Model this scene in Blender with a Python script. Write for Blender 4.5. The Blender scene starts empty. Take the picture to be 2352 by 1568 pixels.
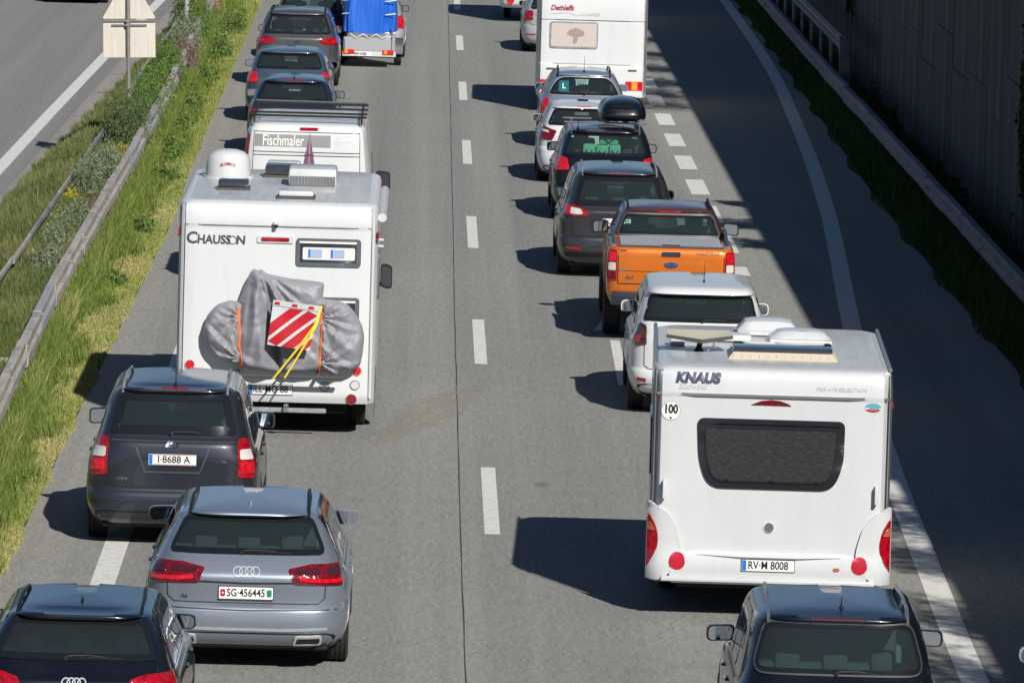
import bpy, bmesh, math, random
import numpy as np
from mathutils import Vector, Matrix
from mathutils.geometry import delaunay_2d_cdt
random.seed(7); rng = np.random.default_rng(11)
R = math.radians
sc = bpy.context.scene

# ------------------------------------------------------------------ camera
F_PX, PITCH, YAW, ROLL, CAM_H = 15700.0, math.atan(1612/15700.0), 226/15700.0, R(1.6), 9.97
fw = Vector((math.sin(YAW)*math.cos(PITCH), math.cos(YAW)*math.cos(PITCH), -math.sin(PITCH)))
rt = Vector((math.cos(YAW), -math.sin(YAW), 0))
dn = fw.cross(rt)
cr = rt*math.cos(ROLL) - dn*math.sin(ROLL)
cd = rt*math.sin(ROLL) + dn*math.cos(ROLL)
cam_d = bpy.data.cameras.new('camera'); cam = bpy.data.objects.new('camera', cam_d)
sc.collection.objects.link(cam); sc.camera = cam
cam_d.sensor_fit = 'HORIZONTAL'; cam_d.sensor_width = 36.0; cam_d.lens = 36.0*F_PX/2352.0
cam_d.clip_start = 1.0; cam_d.clip_end = 8000.0
m = Matrix.Identity(4)
for i in range(3):
    m[i][0] = cr[i]; m[i][1] = -cd[i]; m[i][2] = -fw[i]
m[2][3] = CAM_H
cam.matrix_world = m

# ------------------------------------------------------------------ sky, sun, exposure
SUN_EL = R(35.0)
SH = Vector((-0.3685, 0.9296, 0)).normalized()          # shadows fall this way on the ground
w = bpy.data.worlds.new('World'); sc.world = w; w.use_nodes = True
nt = w.node_tree; bg = nt.nodes['Background']
sky = nt.nodes.new('ShaderNodeTexSky'); sky.sky_type = 'NISHITA'; sky.sun_disc = False
sky.sun_elevation = SUN_EL; sky.sun_rotation = math.atan2(-SH.x, -SH.y)
sky.altitude = 1500; sky.air_density = 1.0; sky.dust_density = 0.0; sky.ozone_density = 4.0
nt.links.new(sky.outputs[0], bg.inputs[0]); bg.inputs[1].default_value = 0.05
sl = bpy.data.lights.new('sun', 'SUN'); sl.energy = 5.0; sl.angle = R(0.53); sl.color = (1.0, 0.955, 0.89)
so = bpy.data.objects.new('sun', sl); sc.collection.objects.link(so)
ld = Vector((SH.x*math.cos(SUN_EL), SH.y*math.cos(SUN_EL), -math.sin(SUN_EL)))
so.rotation_euler = (-ld).to_track_quat('Z', 'Y').to_euler(); so.location = (20, -20, 40)
vs = sc.view_settings; vs.view_transform = 'Standard'; vs.look = 'None'; vs.gamma = 1.0
vs.use_curve_mapping = False; vs.exposure = 0.22

# ------------------------------------------------------------------ materials
M = {}
def mat(name, col, rough=0.5, metal=0.0, coat=0.0, spec=0.5, emit=None, es=0.0, alpha=1.0):
    if name in M: return M[name]
    m = bpy.data.materials.new(name); m.use_nodes = True
    b = m.node_tree.nodes['Principled BSDF']
    b.inputs['Base Color'].default_value = (*col, 1)
    b.inputs['Roughness'].default_value = rough; b.inputs['Metallic'].default_value = metal
    b.inputs['Coat Weight'].default_value = coat; b.inputs['Coat Roughness'].default_value = 0.03
    b.inputs['Specular IOR Level'].default_value = spec
    if emit:
        b.inputs['Emission Color'].default_value = (*emit, 1); b.inputs['Emission Strength'].default_value = es
    M[name] = m
    return m
def nd(m, t, **kw):
    n = m.node_tree.nodes.new(t)
    for k, v in kw.items():
        if k in n.inputs: n.inputs[k].default_value = v
        else: setattr(n, k, v)
    return n
def lk(m, a, b): m.node_tree.links.new(a, b)
def bsdf(m): return m.node_tree.nodes['Principled BSDF']
def coords(m, scale=(1, 1, 1), kind='Object'):
    tc = nd(m, 'ShaderNodeTexCoord'); mp = nd(m, 'ShaderNodeMapping'); mp.inputs['Scale'].default_value = scale
    lk(m, tc.outputs[kind], mp.inputs[0]); return mp.outputs[0]
def noise(m, vec, scale, detail=4, rough=0.6):
    n = nd(m, 'ShaderNodeTexNoise'); n.inputs['Scale'].default_value = scale
    n.inputs['Detail'].default_value = detail; n.inputs['Roughness'].default_value = rough
    lk(m, vec, n.inputs['Vector']); return n.outputs['Fac']
def ramp(m, fac, stops):
    r = nd(m, 'ShaderNodeValToRGB'); e = r.color_ramp.elements
    while len(e) < len(stops): e.new(0.5)
    for k, (p, c) in enumerate(stops):
        e[k].position = p; e[k].color = (*c, 1) if len(c) == 3 else c
    lk(m, fac, r.inputs[0]); return r.outputs[0]
def mixc(m, fac, a, b, mode='MIX'):
    x = nd(m, 'ShaderNodeMix', data_type='RGBA', blend_type=mode)
    for s, v in ((x.inputs[0], fac), (x.inputs[6], a), (x.inputs[7], b)):
        if isinstance(v, bpy.types.NodeSocket): lk(m, v, s)
        elif isinstance(v, (int, float)): s.default_value = v
        else: s.default_value = (*v, 1)
    return x.outputs[2]
def bump(m, h, strength, dist):
    b = nd(m, 'ShaderNodeBump'); b.inputs['Strength'].default_value = strength; b.inputs['Distance'].default_value = dist
    lk(m, h, b.inputs['Height']); lk(m, b.outputs[0], bsdf(m).inputs['Normal'])

def asphalt(name, base, warm, tracks=None):
    m = mat(name, base, 0.85, spec=0.25)
    v = coords(m)
    fine = noise(m, v, 22, 3, 0.75)
    c1 = ramp(m, fine, [(0.28, tuple(x*0.50 for x in base)), (0.5, base), (0.72, tuple(x*1.55 for x in base))])
    mid = noise(m, v, 0.35, 5, 0.6)
    c2 = mixc(m, ramp(m, mid, [(0.35, (0, 0, 0)), (0.7, (1, 1, 1))]), c1, mixc(m, 0.5, c1, warm, 'MIX'))
    st = noise(m, coords(m, (1.6, 0.012, 1)), 1.0, 4, 0.6)       # wear that runs along the lanes
    c3 = mixc(m, ramp(m, st, [(0.32, (0.80, 0.80, 0.80)), (0.62, (1.07, 1.07, 1.07))]), (0, 0, 0), c2, 'MIX')
    mu = nd(m, 'ShaderNodeMix', data_type='RGBA', blend_type='MULTIPLY'); mu.inputs[0].default_value = 0.75
    lk(m, c2, mu.inputs[6]); lk(m, ramp(m, st, [(0.32, (0.82, 0.82, 0.83)), (0.62, (1.06, 1.06, 1.05))]), mu.inputs[7])
    lk(m, mu.outputs[2], bsdf(m).inputs['Base Color'])
    gr = noise(m, coords(m, (1, .13, 1)), 15, 4, .8)                # coarse aggregate and rubber, drawn out along the road
    m2 = nd(m, 'ShaderNodeMix', data_type='RGBA', blend_type='MULTIPLY'); m2.inputs[0].default_value = 1.0
    lk(m, mu.outputs[2], m2.inputs[6]); lk(m, ramp(m, gr, [(.25, (.80, .80, .81)), (.5, (1, 1, 1)), (.75, (1.22, 1.21, 1.19))]), m2.inputs[7]); lk(m, m2.outputs[2], bsdf(m).inputs['Base Color'])
    if tracks:
        # polished wheel tracks, oil along the lane middle, grit along the edge
        sx = nd(m, 'ShaderNodeSeparateXYZ'); lk(m, coords(m), sx.inputs[0]); ad = nd(m, 'ShaderNodeMath', operation='MULTIPLY_ADD'); ad.inputs[1].default_value = .9; lk(m, noise(m, coords(m, (.1, .02, 1)), 1, 2), ad.inputs[0]); lk(m, sx.outputs[0], ad.inputs[2])
        mr = nd(m, 'ShaderNodeMapRange'); mr.inputs[1].default_value = -4.0; mr.inputs[2].default_value = 9.2; lk(m, ad.outputs[0], mr.inputs[0])
        m3 = nd(m, 'ShaderNodeMix', data_type='RGBA', blend_type='MULTIPLY'); m3.inputs[0].default_value = 1.0
        lk(m, m2.outputs[2], m3.inputs[6]); lk(m, ramp(m, mr.outputs[0], [((x+4.0)/13.2, cc) for x, cc in tracks]), m3.inputs[7])
        sp = nd(m, 'ShaderNodeTexVoronoi'); sp.inputs['Scale'].default_value = .55; lk(m, coords(m, (1, .35, 1)), sp.inputs['Vector'])
        m4 = nd(m, 'ShaderNodeMix', data_type='RGBA', blend_type='MULTIPLY'); m4.inputs[0].default_value = 1.0
        lk(m, m3.outputs[2], m4.inputs[6]); lk(m, ramp(m, sp.outputs['Distance'], [(.0, (.62, .62, .63)), (.035, (.75, .75, .76)), (.06, (1, 1, 1))]), m4.inputs[7]); lk(m, m4.outputs[2], bsdf(m).inputs['Base Color'])
    bump(m, fine, 0.5, 0.006)
    return m
def gy(v, w=0.0): return (v+w, v, v-w)
asphalt('asphalt', (0.222, 0.226, 0.213), (0.250, 0.248, 0.230), [(-3.9, gy(1.12, .04)), (-3.0, gy(1.05, .02)), (-1.9, gy(.93)), (-1.1, gy(1.03, .01)), (-.35, gy(.92)), (.5, gy(1.06, .005)), (1.9, gy(.99)), (2.6, gy(.91)), (3.4, gy(1.02)), (4.2, gy(.92)), (5.4, gy(1.06, .01)), (8.5, gy(1.0))])
asphalt('asphalt_opposite', (0.205, 0.206, 0.200), (0.22, 0.218, 0.208))
asphalt('concrete_shoulder', (0.275, 0.258, 0.235), (0.24, 0.222, 0.206))
def paint_line():
    m = mat('road_paint', (0.66, 0.66, 0.63), 0.7)
    n = noise(m, coords(m), 9, 5, 0.7); n2 = noise(m, coords(m), 60, 2, 0.6)
    c = ramp(m, n, [(0.28, (0.36, 0.35, 0.32)), (0.46, (0.62, 0.62, 0.59)), (0.8, (0.72, 0.72, 0.70))])
    lk(m, mixc(m, ramp(m, n2, [(0.3, (0.75, 0.75, 0.75)), (0.45, (0, 0, 0))]), c, (0.36, 0.35, 0.32)), bsdf(m).inputs['Base Color'])
    bump(m, n2, 0.3, 0.003)
paint_line()
mat('joint_tar', (0.045, 0.045, 0.046), 0.7)
def earth():
    m = mat('earth', (0.09, 0.07, 0.045), 0.95, spec=0.1)
    n = noise(m, coords(m), 3.0, 6, 0.7)
    lk(m, ramp(m, n, [(0.3, (0.045, 0.05, 0.02)), (0.55, (0.09, 0.085, 0.035)), (0.75, (0.13, 0.11, 0.06))]), bsdf(m).inputs['Base Color'])
    bump(m, n, 0.8, 0.05)
earth()
def leafmat(name):
    m = mat(name, (0.08, 0.11, 0.03), 0.6, spec=0.25)
    a = nd(m, 'ShaderNodeAttribute', attribute_name='col'); lk(m, a.outputs['Color'], bsdf(m).inputs['Base Color'])
    t = nd(m, 'ShaderNodeBsdfTranslucent'); lk(m, a.outputs['Color'], t.inputs[0])
    mx = nd(m, 'ShaderNodeMixShader'); mx.inputs[0].default_value = 0.3
    out = m.node_tree.nodes['Material Output']
    lk(m, bsdf(m).outputs[0], mx.inputs[1]); lk(m, t.outputs[0], mx.inputs[2]); lk(m, mx.outputs[0], out.inputs[0])
leafmat('leaf')
def steel(name, a, b, c, rough=0.55, metal=0.35):
    m = mat(name, b, rough, metal)
    n = noise(m, coords(m, (3, 0.6, 3)), 2.0, 6, 0.7)
    lk(m, ramp(m, n, [(0.3, a), (0.5, b), (0.72, c)]), bsdf(m).inputs['Base Color'])
steel('galvanised', (0.20, 0.185, 0.165), (0.36, 0.335, 0.305), (0.47, 0.44, 0.40), .6, .15)
steel('galvanised_new', (0.28, 0.28, 0.30), (0.34, 0.34, 0.36), (0.42, 0.42, 0.44), .5, .2)
steel('galvanised_dull', (0.16, 0.17, 0.19), (0.26, 0.28, 0.30), (0.36, 0.38, 0.40))
steel('sign_post', (0.16, 0.16, 0.16), (0.22, 0.22, 0.21), (0.3, 0.29, 0.28))
def sign_back():
    m = mat('sign_back', (0.62, 0.57, 0.48), 0.55)
    n = noise(m, coords(m, (9, 1, 0.9)), 1.6, 5, 0.7)
    lk(m, ramp(m, n, [(0.3, (0.47, 0.43, 0.36)), (0.55, (0.56, 0.525, 0.46)), (0.8, (0.60, 0.57, 0.51))]), bsdf(m).inputs['Base Color'])
sign_back()
def wallmat():
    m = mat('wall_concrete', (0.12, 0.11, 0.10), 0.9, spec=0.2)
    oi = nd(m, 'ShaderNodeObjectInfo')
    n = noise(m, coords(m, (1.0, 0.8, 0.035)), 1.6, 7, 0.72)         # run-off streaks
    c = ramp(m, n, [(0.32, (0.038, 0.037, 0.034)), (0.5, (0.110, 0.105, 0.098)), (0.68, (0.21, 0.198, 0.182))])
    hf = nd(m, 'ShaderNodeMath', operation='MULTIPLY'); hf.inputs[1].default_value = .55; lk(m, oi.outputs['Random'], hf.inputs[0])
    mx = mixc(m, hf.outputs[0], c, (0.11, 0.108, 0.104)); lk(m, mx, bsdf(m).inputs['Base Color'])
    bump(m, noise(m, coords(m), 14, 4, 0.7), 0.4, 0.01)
wallmat()
def glassmat(name, tint, refl=1.0, dust=0.035):
    m = bpy.data.materials.new(name); m.use_nodes = True; M[name] = m
    ns = m.node_tree.nodes; ns.remove(ns['Principled BSDF'])
    tr = nd(m, 'ShaderNodeBsdfTransparent'); tr.inputs[0].default_value = (*tint, 1)
    gl = nd(m, 'ShaderNodeBsdfGlossy'); gl.inputs['Roughness'].default_value = 0.02; gl.inputs[0].default_value = (refl, refl, refl, 1)
    fr = nd(m, 'ShaderNodeFresnel'); fr.inputs[0].default_value = 1.5
    ge = nd(m, 'ShaderNodeNewGeometry'); su = nd(m, 'ShaderNodeMath', operation='SUBTRACT', use_clamp=True)   # no inner reflections in a thin pane
    lk(m, fr.outputs[0], su.inputs[0]); lk(m, ge.outputs['Backfacing'], su.inputs[1])
    df = nd(m, 'ShaderNodeBsdfDiffuse'); df.inputs[0].default_value = (.42, .58, .60, 1); dm = nd(m, 'ShaderNodeMixShader'); dm.inputs[0].default_value = dust    # film of dust on the pane
    lk(m, tr.outputs[0], dm.inputs[1]); lk(m, df.outputs[0], dm.inputs[2])
    mx = nd(m, 'ShaderNodeMixShader'); lk(m, su.outputs[0], mx.inputs[0]); lk(m, dm.outputs[0], mx.inputs[1]); lk(m, gl.outputs[0], mx.inputs[2])
    lk(m, mx.outputs[0], ns['Material Output'].inputs[0])
glassmat('glass_clear', (0.66, 0.76, 0.73)); glassmat('glass_tint', (0.52, 0.64, 0.66)); glassmat('glass_dark', (0.20, 0.24, 0.28))
glassmat('glass_green', (0.50, 0.72, 0.64))
mat('frit', (0.010, 0.011, 0.013), 0.12, coat=0.6)
mat('black_plastic', (0.012, 0.012, 0.013), 0.5, spec=.3)
mat('grey_plastic', (0.06, 0.06, 0.065), 0.5)
mat('rubber', (0.016, 0.016, 0.017), 0.8)
mat('rim', (0.32, 0.33, 0.35), 0.3, 0.8)
mat('badge_silver', (0.55, 0.56, 0.58), 0.3, 0.3, coat=.5)
mat('chrome', (0.72, 0.73, 0.75), 0.12, 1.0)
mat('alu', (0.48, 0.49, 0.50), 0.32, 0.85)
mat('mirror_glass', (0.55, 0.60, 0.66), 0.03, 1.0)
mat('interior', (0.10, 0.105, 0.11), 0.8)
mat('seat_cloth', (0.032, 0.034, 0.037), 0.85)
mat('plate_white', (0.72, 0.72, 0.70), 0.4); mat('plate_black', (0.012, 0.012, 0.012), 0.5); mat('plate_blue', (0.01, 0.14, 0.52), 0.4)
mat('seam', (0.006, 0.006, 0.007), 0.7)
mat('under', (0.008, 0.008, 0.008), 0.9)
def whitemat(name, col, rough, coat):
    m = mat(name, col, rough, coat=coat)
    n = noise(m, coords(m, (1.5, 1.5, .35)), 2.4, 6, .7)           # grime that has run down the panels
    lk(m, ramp(m, n, [(.30, tuple(x*.94 for x in col)), (.48, col), (.8, tuple(min(1, x*1.03) for x in col))]), bsdf(m).inputs['Base Color'])
whitemat('white_gel', (0.525, 0.54, 0.55), 0.35, 0.4); whitemat('white_panel', (0.575, 0.59, 0.60), 0.42, 0.25)
mat('white_light', (0.75, 0.74, 0.7), 0.3); mat('amber', (0.85, 0.24, 0.02), 0.2, coat=0.6, emit=(1, .25, .02), es=0.15)
def lensmat(name, col, es):
    m = mat(name, col, 0.12, coat=1.0, emit=(1.0, 0.02, 0.03), es=es)
    v = nd(m, 'ShaderNodeTexVoronoi'); v.inputs['Scale'].default_value = 26; lk(m, coords(m), v.inputs['Vector'])
    lk(m, ramp(m, v.outputs['Distance'], [(0.0, tuple(min(1, x*1.5) for x in col)), (0.6, col), (1.0, tuple(x*0.5 for x in col))]), bsdf(m).inputs['Base Color'])
    bump(m, v.outputs['Distance'], 0.4, 0.01)
lensmat('lens', (0.28, 0.003, 0.010), 0.0); lensmat('lens_lit', (0.42, 0.006, 0.014), 0.10); lensmat('lens_dark', (0.13, 0.004, 0.010), 0.0)
mat('lens_clear', (0.55, 0.53, 0.50), 0.12, coat=1.0); mat('lens_smoke', (0.05, 0.012, 0.016), 0.1, coat=1.0)
mat('red_refl', (0.42, 0.004, 0.02), 0.25, coat=0.7)
def paint(name, col, metal=0.35, rough=0.38):
    m = mat(name, col, rough, metal*.7, coat=0.75, spec=.35)
    n = noise(m, coords(m), 1.6, 5, 0.65)            # road dust on the lower panels and in the paint
    b = bsdf(m); r = nd(m, 'ShaderNodeMapRange'); r.inputs[3].default_value = 0.02; r.inputs[4].default_value = 0.10
    lk(m, n, r.inputs[0]); lk(m, r.outputs[0], b.inputs['Coat Roughness'])
    lk(m, mixc(m, ramp(m, n, [(0.45, (0, 0, 0)), (0.85, (0.05, 0.05, 0.05))]), col, (0.20, 0.20, 0.20)), b.inputs['Base Color'])
    return m

# ------------------------------------------------------------------ mesh helpers
COL = sc.collection
def tag(o, label=None, cat=None, group=None, kind=None):
    if label: o['label'] = label
    if cat: o['category'] = cat
    if group: o['group'] = group
    if kind: o['kind'] = kind
    return o
def empty(name, loc=(0, 0, 0), rz=0.0, label=None, cat=None, group=None):
    o = bpy.data.objects.new(name, None); COL.objects.link(o); o.location = loc; o.rotation_euler = (0, 0, rz)
    o.empty_display_size = 0.2
    return tag(o, label, cat, group)
def mk(name, verts, faces, mats, parent=None, smooth=True, fm=None, sharp=35):
    me = bpy.data.meshes.new(name); me.from_pydata([tuple(v) for v in verts], [], faces)
    for x in (mats if isinstance(mats, (list, tuple)) else [mats]): me.materials.append(M[x])
    if fm is not None: me.polygons.foreach_set('material_index', fm)
    if smooth:
        me.polygons.foreach_set('use_smooth', [True]*len(me.polygons))
        if sharp: me.set_sharp_from_angle(angle=R(sharp))
    me.update()
    return link(name, me, parent)
def link(name, me, parent=None):
    o = bpy.data.objects.new(name, me); COL.objects.link(o)
    if parent is not None: o.parent = parent
    return o
_cb = {}
class MB:
    def __init__(s): s.v = []; s.f = []; s.m = []
    def add(s, v, f, mi=0):
        k = len(s.v); s.v += [tuple(p) for p in v]; s.f += [tuple(i+k for i in q) for q in f]; s.m += [mi]*len(f); return s
    def box(s, c, d, b=0.0, mi=0, rz=0.0, rx=0.0, seg=1):
        key = (tuple(round(x, 4) for x in d), round(b, 4), seg)
        if key not in _cb:
            bm = bmesh.new(); bmesh.ops.create_cube(bm, size=1.0)
            for v in bm.verts: v.co = Vector((v.co.x*d[0], v.co.y*d[1], v.co.z*d[2]))
            if b > 0: bmesh.ops.bevel(bm, geom=bm.edges[:], offset=b, segments=seg, profile=0.6, affect='EDGES')
            bm.verts.index_update()
            _cb[key] = ([v.co.copy() for v in bm.verts], [[v.index for v in f.verts] for f in bm.faces]); bm.free()
        vs_, fs = _cb[key]; q = Matrix.Rotation(rz, 3, 'Z') @ Matrix.Rotation(rx, 3, 'X')
        return s.add([q @ v + Vector(c) for v in vs_], fs, mi)
    def tube(s, pts, r, n=8, mi=0, cap=True):
        pts = [Vector(p) for p in pts]; rs = r if isinstance(r, (list, tuple)) else [r]*len(pts)
        k = len(s.v); up = None
        for i, p in enumerate(pts):
            d = (pts[min(i+1, len(pts)-1)] - pts[max(i-1, 0)]).normalized()
            if up is None: up = Vector((0, 0, 1)) if abs(d.z) < 0.9 else Vector((1, 0, 0))
            a = d.cross(up).normalized(); up = a.cross(d).normalized()
            for j in range(n):
                t = 2*math.pi*j/n; s.v.append(tuple(p + (a*math.cos(t) + up*math.sin(t))*rs[i]))
        for i in range(len(pts)-1):
            for j in range(n):
                s.f.append((k+i*n+j, k+i*n+(j+1) % n, k+(i+1)*n+(j+1) % n, k+(i+1)*n+j)); s.m.append(mi)
        if cap:
            s.f.append(tuple(k+j for j in range(n))[::-1]); s.f.append(tuple(k+(len(pts)-1)*n+j for j in range(n))); s.m += [mi, mi]
        return s
    def lathe(s, prof, n, c=(0, 0, 0), axis='x', mi=0):
        k = len(s.v); c = Vector(c)
        for (a, r) in prof:
            for j in range(n):
                t = 2*math.pi*j/n; y, z = r*math.cos(t), r*math.sin(t)
                p = {'x': (a, y, z), 'y': (y, a, z), 'z': (y, z, a)}[axis]; s.v.append(tuple(c + Vector(p)))
        for i in range(len(prof)-1):
            for j in range(n):
                s.f.append((k+i*n+j, k+(i+1)*n+j, k+(i+1)*n+(j+1) % n, k+i*n+(j+1) % n)); s.m.append(mi)
        return s
    def prism(s, poly, a, b, axis='x', mi=0):      # closed 2d outline swept from a to b
        n = len(poly); k = len(s.v)
        for t in (a, b):
            for (u, v) in poly: s.v.append({'x': (t, u, v), 'y': (u, t, v), 'z': (u, v, t)}[axis])
        s.f.append(tuple(range(k, k+n))[::-1]); s.f.append(tuple(range(k+n, k+2*n))); s.m += [mi, mi]
        for i in range(n):
            j = (i+1) % n; s.f.append((k+i, k+j, k+n+j, k+n+i)); s.m.append(mi)
        return s
    def build(s, name, mats, parent=None, smooth=True, sharp=35):
        o = mk(name, s.v, s.f, mats, parent, smooth, s.m, sharp)
        bm = bmesh.new(); bm.from_mesh(o.data); bmesh.ops.recalc_face_normals(bm, faces=bm.faces[:]); bm.to_mesh(o.data); bm.free()
        if smooth and sharp: o.data.set_sharp_from_angle(angle=R(sharp))
        return o

def rpoly(pts, r, n=4):
    out = []; N = len(pts)
    rs = r if isinstance(r, (list, tuple)) else [r]*N
    for i in range(N):
        p0, p, p1 = Vector(pts[i-1]), Vector(pts[i]), Vector(pts[(i+1) % N])
        a, b = p0-p, p1-p; la, lb = a.length, b.length
        t = min(rs[i], la*0.49, lb*0.49)
        if t < 1e-4: out.append((p.x, p.y)); continue
        A, B = p + a*(t/la), p + b*(t/lb)
        for k in range(n+1):
            u = k/n; q = A*(1-u)**2 + p*2*u*(1-u) + B*u*u; out.append((q.x, q.y))
    return out
def ell(cx, cz, a, b, n=28): return [(cx+a*math.cos(2*math.pi*i/n), cz+b*math.sin(2*math.pi*i/n)) for i in range(n)]
def area2(p): return sum(p[i-1][0]*p[i][1]-p[i][0]*p[i-1][1] for i in range(len(p)))/2
def dens(p, step):
    out = []
    for i in range(len(p)):
        a, b = Vector(p[i]), Vector(p[(i+1) % len(p)]); k = max(1, int((b-a).length/step))
        for j in range(k): q = a.lerp(b, j/k); out.append((q.x, q.y))
    return out
def inpoly(p, q):
    x, y = q; c = False
    for i in range(len(p)):
        x0, y0 = p[i-1]; x1, y1 = p[i]
        if (y0 > y) != (y1 > y) and x < (x1-x0)*(y-y0)/(y1-y0)+x0: c = not c
    return c
def shrink(p, d):
    if area2(p) < 0: p = p[::-1]
    out = []; N = len(p)
    for i in range(N):
        a, b, c = Vector(p[i-1]), Vector(p[i]), Vector(p[(i+1) % N])
        n1 = (b-a); n2 = (c-b)
        n1 = Vector((-n1.y, n1.x)).normalized() if n1.length > 1e-9 else Vector((0, 0))
        n2 = Vector((-n2.y, n2.x)).normalized() if n2.length > 1e-9 else Vector((0, 0))
        n = n1+n2
        if n.length < 1e-6: n = n1
        n.normalize(); out.append((b.x+n.x*d, b.y+n.y*d))
    return out
def fill2d(poly, step=0.1, inner=None):
    """triangles of a flat outline; faces inside `inner` get index 1"""
    if area2(poly) < 0: poly = poly[::-1]
    poly = dens(poly, step); vs_ = [Vector(q) for q in poly]; ed = [(i, (i+1) % len(poly)) for i in range(len(poly))]
    if inner:
        inn = dens(inner, step); k = len(vs_); vs_ += [Vector(q) for q in inn]; ed += [(k+i, k+(i+1) % len(inn)) for i in range(len(inn))]
    xs = [q[0] for q in poly]; zs = [q[1] for q in poly]
    pin = shrink(poly, step*0.4)
    for x in np.arange(min(xs)+step, max(xs), step):
        for z in np.arange(min(zs)+step, max(zs), step):
            if inpoly(pin, (x, z)): vs_.append(Vector((x, z)))
    V, E_, Fc, *_ = delaunay_2d_cdt(vs_, ed, [], 0, 1e-5)
    F2 = []; fm = []
    for t in Fc:
        c = ((V[t[0]].x+V[t[1]].x+V[t[2]].x)/3, (V[t[0]].y+V[t[1]].y+V[t[2]].y)/3)
        if inpoly(poly, c):
            F2.append(tuple(t)); fm.append(1 if inner and inpoly(inner, c) else 0)
    return [(q.x, q.y) for q in V], F2, fm
def conform(v2, f2, fm, surf, off, thick=0.0):
    """lift flat triangles onto a surface; thick adds a rim that runs back to the surface"""
    P = []
    for (u, v) in v2:
        p, n = surf(u, v); P.append(p + n*off)
    F2 = [tuple(t) for t in f2]; fm = list(fm)
    if F2:
        t = F2[0]; nn = (P[t[1]]-P[t[0]]).cross(P[t[2]]-P[t[0]])
        if nn.dot(surf(*v2[t[0]])[1]) < 0: F2 = [q[::-1] for q in F2]
    if thick > 0:
        cnt = {}
        for t in F2:
            for i in range(len(t)):
                e = (t[i], t[(i+1) % len(t)]); cnt[e] = cnt.get(e, 0)+1
        back = {}
        for (a, b) in list(cnt):
            if (b, a) in cnt: continue
            for q in (a, b):
                if q not in back:
                    p, n = surf(*v2[q]); back[q] = len(P); P.append(p + n*(off-thick))
            F2.append((b, a, back[a], back[b])); fm.append(0)
    return P, F2, fm
def patch(name, poly, surf, mats, parent, off=0.004, thick=0.004, step=0.1, inner=None, sharp=50):
    v2, f2, fm = fill2d(poly, step, inner)
    P, F2, fm = conform(v2, f2, fm, surf, off, thick)
    return mk(name, P, F2, mats, parent, True, fm, sharp)
def flatsurf(y):         # a vertical plane that faces back
    return lambda u, v: (Vector((u, y, v)), Vector((0, -1, 0)))
def ribbon(pts, wd):
    """outline of a strip that follows a polyline in 2d"""
    L_, R_ = [], []
    for i, p in enumerate(pts):
        a = Vector(pts[max(i-1, 0)]); b = Vector(pts[min(i+1, len(pts)-1)]); d = (b-a).normalized(); n = Vector((-d.y, d.x))*wd/2
        L_.append((p[0]+n.x, p[1]+n.y)); R_.append((p[0]-n.x, p[1]-n.y))
    return L_ + R_[::-1]
_tx = {}
def text2d(s, size, bold=0.0, shear=0.0, sx=1.0, res=3):
    key = (s, size, bold, shear, sx)
    if key in _tx: return _tx[key]
    c = bpy.data.curves.new('t', 'FONT'); c.body = s; c.size = size; c.offset = bold; c.shear = shear; c.resolution_u = res; c.fill_mode = 'FRONT'
    c.align_x = 'CENTER'; c.align_y = 'CENTER'
    o = bpy.data.objects.new('t', c); COL.objects.link(o)
    dg = bpy.context.evaluated_depsgraph_get(); me = bpy.data.meshes.new_from_object(o.evaluated_get(dg))
    v = [(q.co.x*sx, q.co.y) for q in me.vertices]; f = [tuple(q.vertices) for q in me.polygons]
    # straighten winding so the letters face the viewer
    f = [q if area2([v[i] for i in q]) > 0 else q[::-1] for q in f]
    bpy.data.objects.remove(o); bpy.data.curves.remove(c); bpy.data.meshes.remove(me)
    _tx[key] = (v, f); return v, f
def lettering(name, s, size, u, v, surf, m_, parent, off=0.006, bold=0.0, shear=0.0, sx=1.0, arc=0.0):
    v2, f2 = text2d(s, size, bold, shear, sx)
    v2 = [(a+u, b+v - arc*a*a) for a, b in v2]
    P, F2, fm = conform(v2, f2, [0]*len(f2), surf, off)
    return mk(name, P, F2, m_, parent, False)
def pchip(pts):
    x = np.array([p[0] for p in pts], float); y = np.array([p[1] for p in pts], float)
    h = np.diff(x); d = np.diff(y)/h; n = len(x); mm = np.zeros(n)
    mm[0] = d[0]; mm[-1] = d[-1]
    for i in range(1, n-1):
        if d[i-1]*d[i] > 0:
            w1 = 2*h[i]+h[i-1]; w2 = h[i]+2*h[i-1]; mm[i] = (w1+w2)/(w1/d[i-1]+w2/d[i])
    def f(t):
        t = np.clip(t, x[0], x[-1]); i = np.clip(np.searchsorted(x, t, 'right')-1, 0, n-2)
        u = (t-x[i])/h[i]
        return (y[i]*(1+2*u)*(1-u)**2 + mm[i]*h[i]*u*(1-u)**2 + y[i+1]*u*u*(3-2*u) + mm[i+1]*h[i]*u*u*(u-1))
    return f
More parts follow.
